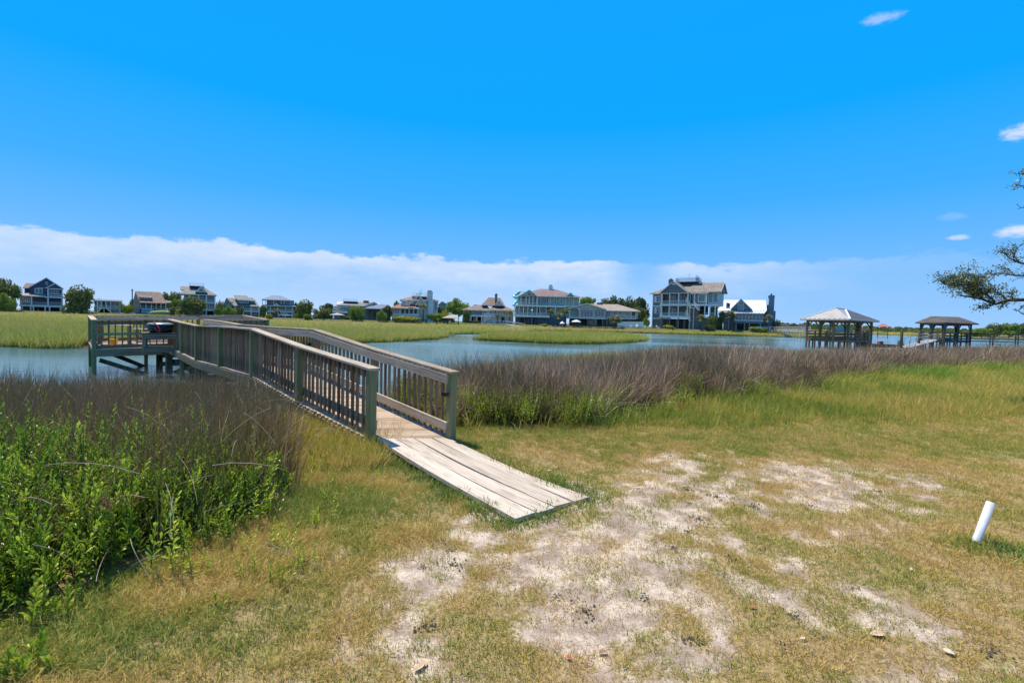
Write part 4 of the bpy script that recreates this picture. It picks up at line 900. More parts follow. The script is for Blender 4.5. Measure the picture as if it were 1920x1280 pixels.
def canopy(label,px0,px1,pyt,pye,pyb,d,m,group=None,name='canopy',cat='canopy'):
    c_ = House(name,label,(px0+px1)/2,pyb,d,cat=cat); xm=(px0+px1)/2
    c_.hip('roof', m, px0,px1,xm-.5,xm+.5,pye,pyt,-1.6,1.6,.2,.1)
    for px in (px0+2.5,px1-2.5):
        for y in (-1.3,1.3): c_.cols((px,),pye,pyb,y,.14,m=W_DARK,name='post')
    c_.box('floor', W_DARK, px0+1,px1-1,pyb-1,pyb,-1.7,1.7); c_.rail(px0+2,px1-2,pyb-5,pyb-1,-1.5,m=GRSD,sp=.5)
    return c_
CANV = paint('tan_canvas',(.46,.38,.32),.9,.1,2)
canopy('tan-roofed dock shelter left of the low cream house',618,647,586.5,590,599,150,CANV); canopy('tan-roofed dock shelter beside the brown hipped-roof house',829,862,589.3,596,606.5,150,CANV)
def umbrella(label,px,pyt,pyb,r,d,m):
    u_ = House('patio_umbrella',label,px,pyb,d,cat='umbrella'); z1 = u_.Z(pyt+4,px); z2 = u_.Z(pyt,px)
    u_.cols((px,),pyt+1,pyb,0,.06,name='pole'); MB().lathe([(r,z1),(r*.55,z1+(z2-z1)*.6),(.03,z2)],8,(0,0,0)).obj('canopy', m, u_.root)
umbrella('white patio umbrella in front of the low beige house',1080,599.3,613,1.5,147,paint('white_canvas',(.78,.76,.72),.8,.04)); umbrella('small pale umbrella near the yellow-green palms',1054,602.5,612,.8,147,paint('white_canvas',(.78,.76,.72)))
umbrella('brown thatched umbrella behind the right end of the charcoal house',1349.5,573,600,1.3,170,paint('brown_canvas',(.28,.13,.11),.9))
def adirondack(px,py,d,rz,label,proto=[None]):
    if proto[0] is None:
        c_ = empty('adirondack_chair',(0,0,0),0,label,'chair','white chairs on the lawn by the charcoal house'); pr = c_
        MB().slab([(-.32,-.3,.42),(.32,-.3,.42),(.30,.3,.30),(-.30,.3,.30)],.05).obj('seat', WHT, c_)
        mb = MB()
        for k in range(5): x = -.26+k*.13; mb.prism([(x-.055,.30),(x+.055,.30),(x+.07,1.15),(x-.07,1.15)],.28,.31,'y')
        bk_ = mb.obj('backrest', WHT, c_); bk_.rotation_euler=(rad(-20),0,0)
        for sx in (-.36,.36):
            MB().box(sx-.08,sx+.08,-.38,.42,.58,.61).obj('armrest', WHT, c_)
            for y in (-.32,.36): MB().box(sx-.035,sx+.035,y-.05,y+.05,0,.58).obj('leg', WHT, c_)
        proto[0] = c_; o_ = c_
    else: o_ = clone(proto[0],(0,0,0))
    o_['label'] = label; o_.location = P(px,py,d); o_.rotation_euler = (0,0,rz); return o_
for px,py,rz,lab in ((1184,614,.3,'white Adirondack chair at the far left of the row along the white fence'),(1193,614,-.5,'white Adirondack chair second from the left near the white fence'),(1212.5,615,.8,'white Adirondack chair nearest the left corner of the charcoal house'),(1218,615.5,-.4,'white Adirondack chair just past the left corner of the charcoal house'),(1233.5,616,2.2,'white Adirondack chair standing alone left of the yellow-green bush')): adirondack(px,py,149,rz,lab)
tb = empty('lawn_table',P(1225,615,149),0,'low white table among the white lawn chairs','table'); MB().box(-1,1,-.35,.35,.42,.47).obj('tabletop',WHT,tb)
for sx in (-.9,.9):
    for sy in (-.28,.28): MB().box(sx-.04,sx+.04,sy-.04,sy+.04,0,.42).obj('leg',WHT,tb)
lp = House('lamp_post','thin grey lamp post with a white globe in front of the sage green house',997.5,611,150,cat='lamp post')
lp.cols((997.5,),583,611,0,.12,m=paint('lamp_grey',(.30,.31,.32)),name='pole'); MB().lathe([(.05,-.3),(.25,-.2),(.3,0),(.22,.22),(.03,.3)],14,(lp.X(997.5,582),0,lp.Z(582,997.5))).obj('globe', WHT, lp.root, True)
for px,py0,py1,lab in ((248,542,588,'dark utility pole left of the brown house'),(578,562,590,'dark utility pole behind the bushes left of the cream house')):
    u_ = House('utility_pole',lab,px,py1,165,cat='utility pole'); u_.cols((px,),py0,py1,0,.3,m=W_DARK,name='pole'); u_.box('crossarm', W_DARK, px-2.5,px+2.5,py0+2,py0+3,-.2,.0)
def car(label,px,py,d,L_,m,van=False,cat='car',rz=0):
    c_ = House('parked_car',label,px,py,d,cat=cat,rot=rz); r_ = c_.root; w_=.9; h1=.95; h2=1.75
    prof = [(-L_/2,.35),(L_/2,.35),(L_/2,.85),(L_*.30,h1),(L_*.18,h1+.02),(L_*.02,h2-.25),(-L_*.46,h2-.25),(-L_/2,h1)] if not van else [(-L_/2,.35),(L_/2,.35),(L_/2,1.0),(L_*.38,1.15),(L_*.28,h2),(-L_*.47,h2),(-L_/2,1.0)]
    MB().prism(prof,-w_,w_,'y').obj('body', m, r_); MB().prism([(L_*.15,h1+.06),(L_*.03,h2-.32),(-L_*.42,h2-.32),(-L_*.45,h1+.06)],-w_-.01,w_+.01,'y').obj('side_window', PANE, r_)
    for sx in (-.3,.3):
        for sy in (-w_,w_):
            wh = MB().prism([(L_*sx+.34*math.cos(i*math.pi/8),.34+.34*math.sin(i*math.pi/8)) for i in range(16)],sy-.1,sy+.06,'y').obj('wheel', DKI, r_)
            MB().prism([(L_*sx+.18*math.cos(i*math.pi/6),.34+.18*math.sin(i*math.pi/6)) for i in range(12)],sy-.12,sy+.08,'y').obj('rim', METG, wh)
    return c_
car('light blue van parked before the brown house',278.5,589.5,150,3.4,paint('sky_blue_paint',(.10,.36,.58),.3),True,'van'); car('white car parked beside the pale grey porched house',535,594.5,152,4.2,paint('car_white',(.75,.76,.78),.3))
o_ = House('upturned_boat','pale green covered boat lying by the brown house',304,590,150,cat='boat'); MB().tube([(-3.4,0,.35),(-2.4,0,.5),(0,0,.6),(2.4,0,.55),(3.4,0,.3)],[.1,.6,.8,.7,.15],10).obj('hull', paint('pale_green_cover',(.30,.36,.14),.8), o_.root, True)
MB().box(-2.5,2.5,-.4,.4,-.4,.1).obj('cradle', W_DARK, o_.root)
for px,lab in ((315,'white deck chair, left of the pair by the brown house'),(321,'white deck chair, right of the pair by the brown house')):
    c_ = House('deck_chair',lab,px,587,150,cat='chair'); MB().slab([(-.4,-.5,.35),(.4,-.5,.35),(.4,.4,.3),(-.4,.4,.3)],.05).obj('seat',WHT,c_.root); MB().bar((-.0,.4,.3),(-.35,.7,1.5),.7,.06).obj('backrest',WHT,c_.root)
    for sx in (-.3,.3):
        for sy in (-.4,.3): MB().box(sx-.03,sx+.03,sy-.03,sy+.03,-.1,.3).obj('leg',WHT,c_.root)

# ---------------------------------------------------------------- pavilions over the water, right
def pavilion(label, corners, zdeck, zeave, ridge, roofm, oh=.9, seams=0, postm=None, name='dock_pavilion', railrows=3, nb=(1,1), pw=.22):
    """corners: four deck corners counter-clockwise as world xy; ridge: two (x,y,z)"""
    pm = postm or W_TAN; c0 = sum((Vector((c[0],c[1],0)) for c in corners),Vector())/4; o_ = empty(name,(c0.x,c0.y,zdeck),0,label,'pavilion')
    C_ = [Vector((c[0],c[1],zdeck)) for c in corners]; up = Vector((0,0,1)); ps = []
    for i in range(4):
        a,b = C_[i],C_[(i+1)%4]; k = nb[i%2]
        for j in range(k): ps.append(a.lerp(b,j/k))
        beam('edge_beam', a+up*(zeave-zdeck-.15), b+up*(zeave-zdeck-.15), .12,.28, pm, o_); beam('deck_joist', a-up*.15, b-up*.15, .1,.28, pm, o_)
        for j in range(railrows): 
            z_ = .95-j*.36; beam('rail', a+up*z_, b+up*z_, .05,.2 if j else .14, pm, o_)
        u = (b-a).normalized(); seg = (b-a).length/k
        for j in range(k):
            p,q_ = a.lerp(b,j/k),a.lerp(b,(j+1)/k); hz = up*(zeave-zdeck)
            beam('knee_brace', p+hz-up*1.05, p+hz+u*.8-up*.2, .09,.14, pm, o_); beam('knee_brace', q_+hz-up*1.05, q_+hz-u*.8-up*.2, .09,.14, pm, o_)
        n = max(2,int((b-a).length/1.7))
        for j in range(n): p = a.lerp(b,(j+.5)/n); beam('pile', Vector((p.x,p.y,WZ-.6)), p+up*(.9 if j%2 else -.1), .17,.17, pm, o_)
    for p in ps: beam('post', Vector((p.x,p.y,WZ-.6)), p+up*(zeave-zdeck-.02), pw,pw, pm, o_)
    nbd = int((C_[3]-C_[0]).length/.5)
    for i in range(nbd): beam('deck_board', C_[0].lerp(C_[3],(i+.5)/nbd), C_[1].lerp(C_[2],(i+.5)/nbd), .48,.05, pm, o_)
    E = [Vector((c0.x,c0.y,zeave))+(Vector((c.x,c.y,0))-c0)*(1+oh/ (Vector((c.x,c.y,0))-c0).length) for c in C_]
    r0,r1 = Vector(ridge[0]),Vector(ridge[1])
    mb = MB().add([*E,r0,r1],[(0,1,5,4),(1,2,5),(2,3,4,5),(3,0,4)]).add([*E]+[e-up*.14 for e in E],[(0,4,5,1),(1,5,6,2),(2,6,7,3),(3,7,4,0),(7,6,5,4)])
    rf = mb.obj('roof', roofm, o_); rf.location = -o_.location
    if seams:
        sm = []
        for (a,b,c,d) in ((E[0],E[1],r1,r0),(E[1],E[2],r1,r1),(E[2],E[3],r0,r1),(E[3],E[0],r0,r0)):
            n = max(3,int((b-a).length/seams)); eu = (b-a).normalized(); nrm = (b-a).cross(c-a).normalized()
            if nrm.z<0: nrm = -nrm
            slope = up-nrm*up.dot(nrm); slope.normalize()
            for i in range(1,n):
                p = a.lerp(b,i/n); best = None
                # run up the slope until a hip or the ridge stops it
                for (h0,h1) in ((a,d),(b,c),(d,c)):
                    if (h1-h0).length < .05: continue
                    M2 = [(slope.dot(eu), -(h1-h0).dot(eu)),(slope.dot(slope), -(h1-h0).dot(slope))]
                    r_ = ((h0-p).dot(eu),(h0-p).dot(slope)); det = M2[0][0]*M2[1][1]-M2[0][1]*M2[1][0]
                    if abs(det)<1e-6: continue
                    s_ = (r_[0]*M2[1][1]-M2[0][1]*r_[1])/det; q_ = (M2[0][0]*r_[1]-r_[0]*M2[1][0])/det
                    if s_>.05 and -.01<=q_<=1.01 and (best is None or s_<best): best = s_
                if best: sm.append((p+nrm*.02, p+slope*best+nrm*.02))
        for p,q_ in sm: beam('roof_seam', p,q_,.07,.08,METG,o_)
        for a,b in ((E[0],r0),(E[3],r0),(E[1],r1),(E[2],r1),(r0,r1)):
            if (a-b).length>.2: beam('ridge_cap', a+up*.04,b+up*.04,.22,.05,METAL,o_)
    return o_
def xy(px,py,d): p = P(px,py,d); return (p.x,p.y)
ze1 = P(1592,598.5,57).z; zd1 = ze1-2.45
zr1 = P(1569,577.5,62).z
pv = [xy(1513,620,62.5),xy(1590,620,57.0),xy(1634,620,63),xy(1562,620,69)]
rA = P(1568,577.5,61.8); rB = P(1585,578.5,64.5)
pavilion('timber pavilion with bright seamed metal roof, left of the two large creek pavilions',pv,zd1,ze1,((rA.x,rA.y,zr1),(rB.x,rB.y,zr1)),paint('pavilion_metal',(.40,.375,.345),.5,.12,1,.1),seams=.62,nb=(3,2),oh=1.0)
ze2 = P(1770,605,66).z; zd2 = ze2-2.35
W_BRS = roofing('dark_shingle',(.055,.045,.04),(.12,.098,.088))
pv2 = [xy(1726,620,69),xy(1771,620,64),xy(1820,620,67),xy(1768,620,75)]
rA = P(1746,592.8,69); rB = P(1798,593.8,69); zr2 = (rA.z+rB.z)/2
pavilion('dark brown shingle-roofed pavilion on the right with its railed walkway',pv2,zd2,ze2,((rA.x,rA.y,zr2),(rB.x,rB.y,zr2)),W_BRS,nb=(2,2),postm=W_GREY,oh=.8,pw=.24)
zw = zd2
pier_rail('long dark railed walkway leading right from the brown-roofed pavilion',[Vector((*xy(1818,628,68),zw)),Vector((*xy(1960,628,62),zw+.1)),Vector((*xy(2150,628,55),zw+.2))],h=.95,slats=3,post_sp=1.9)
GNG = paint('gangway_metal',(.36,.35,.34),.5,.1,2)
a_ = Vector((*xy(1750,640,66),zd2)); b_ = Vector((*xy(1694,642,60),WZ+.35)); gw = empty('gangway',tuple(b_),0,'pale metal gangway sloping down from the brown-roofed pavilion to the float','gangway')
beam('deck', b_, a_, 1.3,.12, GNG, gw)
for s_ in (-.6,.6):
    n_ = Vector((a_.y-b_.y,-(a_.x-b_.x),0)).normalized()*s_; beam('rail', b_+n_+Vector((0,0,1)), a_+n_+Vector((0,0,1)), .05,.05, GNG, gw)
    for i in range(6): p=b_.lerp(a_,i/5)+n_; beam('post', p, p+Vector((0,0,1)), .05,.05, GNG, gw)
fl_ = [Vector((*xy(1632,645,56),WZ+.25)),Vector((*xy(1700,645,58),WZ+.25))]; ft = empty('floating_dock',tuple(fl_[0]),0,'low pale floating dock between the two pavilions','dock')
for k in range(6):
    off = Vector((0,k*.45,0)); beam('deck_board', fl_[0]+off, fl_[1]+off, .42,.12, W_DECK, ft)
for px,py0,d,lab in ((1691.5,617,60,'tall dark piling left of the gangway'),(1724,619,63,'dark piling at the left post of the brown-roofed pavilion'),(1618,613,70,'dark piling, leftmost of three behind the metal-roofed pavilion'),(1624,615.5,70,'shorter dark piling, middle of three behind the metal-roofed pavilion'),(1629,613,70,'dark piling, rightmost of three behind the metal-roofed pavilion'),(1552,611,72,'dark piling seen between the left posts of the metal-roofed pavilion')):
    p = P(px,py0,d); tag(MB().tube([(0,0,WZ-1),(0,0,p.z)],[.16,.15],12).obj('piling', W_DARK, None, True),lab,'piling','mooring pilings by the pavilions').location=(p.x,p.y,0)
# skiff
p = P(1652,629,66); sk = empty('skiff',(p.x,p.y,WZ),-.05,'dark olive flat skiff with an outboard motor moored right of the metal-roofed pavilion','boat')
HUL = paint('olive_hull',(.06,.07,.05),.5)
sec = []
for x,w_,z0,z1 in ((-2.6,.15,.35,.75),(-2.0,.6,.05,.68),(0,.8,-.05,.6),(2.3,.78,-.02,.58)): sec.append([(x,-w_,z1),(x,-w_*.8,z0),(x,w_*.8,z0),(x,w_,z1)])
mb = MB(); k=0
for s_ in sec: mb.v += s_
for i in range(3):
    for j in range(3): mb.f.append((i*4+j,(i+1)*4+j,(i+1)*4+j+1,i*4+j+1))
mb.f += [(0,1,2,3),(15,14,13,12)]
mb.box(-2.2,2.2,-.7,.7,.3,.34); mb.obj('hull', HUL, sk)
for x in (-1,.8): MB().box(x-.15,x+.15,-.7,.7,.45,.5).obj('seat', W_TAN, sk)
MB().box(-.3,.2,-.25,.25,.5,1.0).obj('cooler', paint('red_box',(.45,.10,.06),.5), sk)
MB().prism([(2.35,.6),(2.75,.62),(2.85,1.05),(2.45,1.15)],-.18,.18,'y').obj('outboard_motor', DKI, sk); MB().bar((2.7,0,.9),(3.35,0,.1),.14,.2).obj('motor_leg', DKI, sk)
def liftshed(label,px,pyb,d,w_,hh,roofm,name='boat_lift',boat=True):
    o_ = House(name,label,px,pyb,d,cat='boat lift' if boat else 'pavilion'); hw=w_/2
    for sx in (-hw,hw):
        for sy in (-2,2): MB().box(sx-.14,sx+.14,sy-.14,sy+.14,-2,hh).obj('post', W_GREY, o_.root)
    MB().add([(-hw-.8,-2.8,hh),(hw+.8,-2.8,hh),(hw+.8,2.8,hh),(-hw-.8,2.8,hh),(-hw*.3,0,hh+1.5),(hw*.3,0,hh+1.5)],[(0,1,5,4),(1,2,5),(2,3,4,5),(3,0,4),(3,2,1,0)]).obj('roof', roofm, o_.root)
    MB().box(-hw,hw,-2,2,-.1,.1).obj('deck', W_GREY, o_.root)
    if boat: MB().prism([(-hw*.9,1.0),(-hw*.6,.4),(hw*.7,.4),(hw*.85,1.0),(hw*.4,1.25),(hw*.2,2.0),(-hw*.3,2.0),(-hw*.4,1.25)],-1,1,'y').obj('boat_hull', paint('boat_teal',(.22,.36,.40),.3), o_.root)
    return o_
liftshed('white-roofed boat lift holding a pale boat behind the metal-roofed pavilion',1580,625,125,5.5,2.7,METAL); liftshed('small red-roofed pavilion far out beyond the skiff',1655,625,240,4.0,3.4,paint('faded_red',(.40,.13,.12),.8),name='far_pavilion',boat=False)
liftshed('tiny dark far-off dock shelter right of the white metal-roofed house',1472,617.5,300,4.5,2.2,DKI,name='far_pavilion',boat=False)
liftshed('small dark far-off dock shelter left of the metal-roofed pavilion',1507,618.5,330,6,2.4,DKI,name='far_pavilion',boat=False)
# ---------------------------------------------------------------- plants: source clumps
def mesh_np(name, v, f, m, attrs):
    me = bpy.data.meshes.new(name); me.from_pydata(v, [], f); me.update(); me.materials.append(m)
    for k,a in attrs.items():
        at = me.attributes.new(k,'FLOAT','POINT'); at.data.foreach_set('value', np.asarray(a,np.float32))
    return me
def blades(name, m, n, rr, h0, h1, w, lean, bend, segs=2, seed=0, flat=0):
    r = random.Random(seed); v=[];f=[];hg=[];vt=[]
    for i in range(n):
        a = r.uniform(0,6.283); q = rr*math.sqrt(r.random()); bx,by = q*math.cos(a),q*math.sin(a)
        d = r.uniform(0,6.283) if rr==0 or r.random()<.5 else a+r.uniform(-.8,.8)
        L_ = r.uniform(h0,h1); ln = abs(r.gauss(0,lean)); bd = abs(r.gauss(0,bend)); wa = r.uniform(0,3.14); t0 = r.random(); k = len(v)
        for s in range(segs+1):
            t = s/segs; ang = ln+bd*t; hx = L_*t*math.sin(min(ang,1.5)); hz = L_*t*math.cos(min(ang,1.45))
            x = bx+hx*math.cos(d); y = by+hx*math.sin(d); ww = w*(1-t*.85)/2
            if s < segs:
                v += [(x-ww*math.cos(wa),y-ww*math.sin(wa),hz),(x+ww*math.cos(wa),y+ww*math.sin(wa),hz)]; hg += [t,t]; vt += [t0,t0]
            else: v.append((x,y,hz)); hg.append(1); vt.append(t0)
        for s in range(segs-1): f.append((k+2*s,k+2*s+1,k+2*s+3,k+2*s+2))
        f.append((k+2*segs-2,k+2*segs-1,k+2*segs))
    me = mesh_np(name,v,f,m,{'hgt':hg,'vtone':vt}); return bpy.data.objects.new(name,me)
def leaf(v,f,hg,vt,base,dirv,up,L_,w_,t0,h_):
    side_ = dirv.cross(up); side_ = side_.normalized() if side_.length>1e-4 else Vector((1,0,0)); k=len(v)
    nrm = side_.cross(dirv).normalized()
    for t,ws,dz in ((0,.12,0),(.35,.7,.06),(.7,1.0,.05),(1.0,.25,-.04)):
        c = base+dirv*(L_*t)+nrm*(dz*L_)
        v.extend([tuple(c-side_*w_*ws/2),tuple(c+side_*w_*ws/2)]); hg.extend([h_]*2); vt.extend([t0]*2)
    for s in range(3): f.append((k+2*s,k+2*s+1,k+2*s+3,k+2*s+2))
def sprig_into(v,f,hg,vt,o,axis,H,nl,L_,w_,r,t0):
    axis = axis.normalized(); u = axis.orthogonal().normalized(); w2 = axis.cross(u); k=len(v)
    for (z,rr_) in ((0,.004),(H,.0015)):
        for j in range(3):
            a=2.094*j; c=o+axis*z+(u*math.cos(a)+w2*math.sin(a))*rr_; v.append(tuple(c)); hg.append(0); vt.append(.1)
    for j in range(3): f.append((k+j,k+(j+1)%3,k+3+(j+1)%3,k+3+j))
    for i in range(nl):
        t = .12+.88*(i+.5)/nl; a = i*2.4+r.uniform(-.4,.4); out_ = u*math.cos(a)+w2*math.sin(a)
        el_ = .55+.75*t+r.uniform(-.15,.15); d = (out_*math.cos(el_)+axis*math.sin(el_)).normalized()
        leaf(v,f,hg,vt,o+axis*H*t,d,out_*-math.sin(el_)+axis*math.cos(el_),L_*r.uniform(.75,1.15)*(1-.35*t),w_*r.uniform(.8,1.15)*(1-.2*t),min(1,max(0,t0+r.uniform(-.25,.25)+.25*(t-.5))),t)
def sprig(name, m, H, nl, L_, w_, ns, spread, seed):
    r = random.Random(seed); v=[];f=[];hg=[];vt=[]
    for i in range(ns):
        a=r.uniform(0,6.283); q = spread*math.sqrt(r.random()); o=Vector((q*math.cos(a),q*math.sin(a),0)); ax_=Vector((r.gauss(0,.22)+.5*q*math.cos(a),r.gauss(0,.22)+.5*q*math.sin(a),1))
        sprig_into(v,f,hg,vt,o,ax_,H*r.uniform(.65,1.1),nl,L_,w_,r,r.random())
    return bpy.data.objects.new(name, mesh_np(name,v,f,m,{'hgt':hg,'vtone':vt}))
def scatter(name, pts, srcs, label, tone, scl=None, rot=None, sxy=None):
    pts = np.asarray(pts,np.float32); n=len(pts); me = bpy.data.meshes.new(name); me.vertices.add(n); me.vertices.foreach_set('co', pts.ravel())
    if rot is None: rot = np.stack([NR.normal(0,.08,n),NR.normal(0,.08,n),NR.uniform(0,6.283,n)],-1)
    if scl is None: scl = NR.uniform(.75,1.25,n)
    sc3 = np.stack([scl*(sxy if sxy is not None else 1),scl*(sxy if sxy is not None else 1),scl],-1)
    for k,ty,a in (('rot','FLOAT_VECTOR',rot),('scl','FLOAT_VECTOR',sc3)):
        at = me.attributes.new(k,ty,'POINT'); at.data.foreach_set('vector', np.asarray(a,np.float32).ravel())
    at = me.attributes.new('tone','FLOAT','POINT'); at.data.foreach_set('value', np.clip(np.asarray(tone,np.float32),0,1))
    at = me.attributes.new('idx','INT','POINT'); at.data.foreach_set('value', NR.integers(0,len(srcs),n).astype(np.int32))
    o_ = bpy.data.objects.new(name, me); COL.objects.link(o_)
    ng = bpy.data.node_groups.new(name,'GeometryNodeTree'); ng.interface.new_socket('Geometry',in_out='INPUT',socket_type='NodeSocketGeometry'); ng.interface.new_socket('Geometry',in_out='OUTPUT',socket_type='NodeSocketGeometry')
    N = ng.nodes; gi = N.new('NodeGroupInput'); go = N.new('NodeGroupOutput'); ip = N.new('GeometryNodeInstanceOnPoints'); jn = N.new('GeometryNodeJoinGeometry')
    for s_ in srcs:
        oi = N.new('GeometryNodeObjectInfo'); oi.inputs['Object'].default_value = s_; oi.inputs['As Instance'].default_value = True; ng.links.new(oi.outputs['Geometry'], jn.inputs[0])
    def na(nm,dt):
        a_ = N.new('GeometryNodeInputNamedAttribute'); a_.data_type = dt; a_.inputs[0].default_value = nm
        return [s for s in a_.outputs if s.enabled and s.name=='Attribute'][0]
    e2r = N.new('FunctionNodeEulerToRotation'); ng.links.new(na('rot','FLOAT_VECTOR'), e2r.inputs[0])
    ng.links.new(gi.outputs[0], ip.inputs['Points']); ng.links.new(jn.outputs[0], ip.inputs['Instance']); ip.inputs['Pick Instance'].default_value = True
    ng.links.new(na('idx','INT'), ip.inputs['Instance Index']); ng.links.new(e2r.outputs[0], ip.inputs['Rotation']); ng.links.new(na('scl','FLOAT_VECTOR'), ip.inputs['Scale'])
    ng.links.new(ip.outputs[0], go.inputs[0]); md = o_.modifiers.new('scatter','NODES'); md.node_group = ng
    o_['kind']='stuff'; o_['label']=label; return o_
def cand(x0,x1,y0,y1,dens):
    n = int((x1-x0)*(y1-y0)*dens); return NR.uniform(x0,x1,n), NR.uniform(y0,y1,n)
def keep(x,y,p): k = NR.random(len(x)) < p; return x[k],y[k]
def infov(x,y,mg=1.28): return (np.abs(x) < y*1.06*mg+.6) & (y>1.2)
def pz(x,y,dz=0): return np.stack([x,y,height(x,y)+dz],-1)
# boardwalk and ramp footprint, kept free of plants (planks lie on the ground there)
WALKP = [(p.x,p.y) for p in L]+[(p.x,p.y) for p in reversed(Rr)]
def offwalk(x,y,mg=.05): return (sdpoly(x,y,WALKP) < mg)
EDGE_L = [(-60,2),(-5,1.0),(-3.4,2.2),(-2.75,3.2),(-2.22,4.4),(-2.25,5.3),(-2.8,6.5),(-3.7,7.7),(-4.7,8.9),(-6.4,10.0),(-8,10.2),(-60,10.4)]     # left thicket
EDGE_R = [(-1.0,8.5),(.4,8.6),(1.7,9.0),(3.2,10.7),(5,12.1),(6.8,12.9),(9,14.6),(12.9,17.8),(18,21.3),(26,25.5),(40,31),(80,50),(82,60),(40,43),(25,32),(18,28.0),(12,25.5),(8,23.0),(4,19.6),(1.5,17.0),(-.8,14.5),(-2.9,11.6),(-2.2,9.8)]      # right rush band
# ---- lawn
LAWN_M = leafmat('lawn_grass', [(0,(0.646,0.442,0.182)),(.22,(0.562,0.423,0.117)),(.45,(0.435,0.403,0.078)),(.7,(0.253,0.312,0.058)),(1,(0.119,0.215,0.039))], .3, .6)
MEAD_M = leafmat('meadow_grass', [(0,(0.605,0.436,0.153)),(.3,(0.500,0.425,0.077)),(.6,(0.316,0.354,0.055)),(1,(0.158,0.236,0.033))], .4, .5)
tuft = [blades('lawn_tuft',LAWN_M,26,.075,.018,.055,.0055,.55,.6,2,s) for s in (1,2,3)]
longt = [blades('long_tuft',LAWN_M,26,.06,.05,.13,.0042,.35,.7,3,s) for s in (4,5,6)]
mead = [blades('meadow_tuft',MEAD_M,17,.10,.11,.32,.0095,.25,.5,3,s) for s in (7,8,9)]
def lawn_ok(x,y): return infov(x,y) & (sdpoly(x,y,RAMPP)<.0) & offwalk(x,y,.0) & (sdpoly(x,y,EDGE_L)<.1) & (sdpoly(x,y,NEAR)>1)
def patch(x,y): return fbm(x,y,2.2,4,50)
P_all=[];T_all=[];S_all=[]
for (x0,x1,y0,y1,dn,sc) in ((-3.2,4.8,1.9,4.6,400,.9),(-5,7.5,4.6,8,300,1.05),(-5,13,8,13,130,1.5),(5,34,12,34,22,2.6)):
    x,y = cand(x0,x1,y0,y1,dn); k = lawn_ok(x,y); x,y = x[k],y[k]
    bz = bareness(x,y); pn = fbm(x,y,7,3,77)
    x,y = keep(x,y,np.clip(1.05-bz*1.1,.15+.34*sstep(.46,.60,fbm(x,y,6,2,78)),1)*np.clip(-.35+2.8*pn,0,1)+np.exp(-(np.maximum(-sdpoly(x,y,RAMPP),0)/.10)**2)*.9)
    right = sstep(2.0,7,x-(y-4)*.2); edge = np.exp(-(np.maximum(-sdpoly(x,y,RAMPP),0)/.14)**2)
    pipe = np.exp(-((x-pb.x-.1)**2/.16+(y-pb.y+.12)**2/.05))  # taller tufts at the pipe foot, its shadow put into their darker tone
    tn = .02+.42*sstep(.38,.62,patch(x,y))+.22*(fbm(x,y,.6,2,5)-.5)+.10*NR.standard_normal(len(x))+.10*(1-right)+.02*right+.45*edge+.8*pipe+.28*(1-sstep(-1.6,.0,x-.1*(y-3)))
    P_all.append(pz(x,y)); T_all.append(tn); S_all.append(NR.uniform(.65,1.25,len(x))*sc*(1+1.0*edge+1.2*pipe))
scatter('lawn_grass', np.concatenate(P_all), tuft, 'short yellow green lawn grass with bare sandy gaps', np.concatenate(T_all), np.concatenate(S_all))
# longer grass left of the ramp and around the thicket foot, and the grey-green sward in front of the rushes
P_all=[];T_all=[];S_all=[]
x,y = cand(-4.5,1.0,2.0,9.5,420); k = lawn_ok(x,y); x,y=x[k],y[k]
de = -sdpoly(x,y,EDGE_L); near = 1-sstep(.2,1.9,de+.4*(patch(x,y)-.5)*2)
x,y = keep(x,y,near*.9); P_all.append(pz(x,y)); T_all.append(.18+.5*sstep(.35,.65,patch(x,y))+.14*NR.standard_normal(len(x))-.3*sstep(6,8,y)); S_all.append(NR.uniform(.7,1.4,len(x)))
x,y = cand(-1.2,16,6.2,13,260); k = lawn_ok(x,y); x,y=x[k],y[k]
band = sstep(6.6,7.6,y-.06*x+1.2*(patch(x,y)-.5)); x,y = keep(x,y,band*np.clip(.15+1.3*fbm(x,y,5,3,13),0,1)*(1-.5*sstep(8.5,9.5,y))); P_all.append(pz(x,y)); T_all.append(.42+.3*patch(x,y)+.16*NR.standard_normal(len(x))); S_all.append(NR.uniform(.55,1.05,len(x)))
scatter('long_grass', np.concatenate(P_all), longt, 'longer fine grass at the foot of the thicket and before the rushes', np.concatenate(T_all), np.concatenate(S_all))
# meadow on the right
x,y = cand(-1.3,40,7.6,34,60); k = infov(x,y)&offwalk(x,y,.0)&(sdpoly(x,y,RAMPP)<0); x,y=x[k],y[k]
front = 8.7+.10*x+.012*x*x; front = np.minimum(front, 8.7+.55*x)
md_ = sstep(-.5,.6,y-front+1.2*(fbm(x,y,.8,3,2)-.5)) * (1-sstep(0,1.2,sdpoly(x,y,EDGE_R)))
dark = np.exp(-((x-12.5)**2/9+(y-13.3)**2/1.2))
x1_,y1_ = keep(x,y,md_); sd_=1+np.clip((y1_-10)/14,0,1.4)
tn = .28+.42*sstep(.3,.7,fbm(x1_,y1_,.55,4,8))+.14*NR.standard_normal(len(x1_))+.2*np.exp(-np.maximum(-sdpoly(x1_,y1_,EDGE_R),0)/.8)
scatter('meadow_grass', pz(x1_,y1_), mead, 'knee-high green and yellow marsh grass before the rushes on the right', tn, NR.uniform(.5,1.15,len(x1_))*(.85+.3*sd_)*(1+.5*np.exp(-np.maximum(-sdpoly(x1_,y1_,EDGE_R),0)/.5)), sxy=sd_)
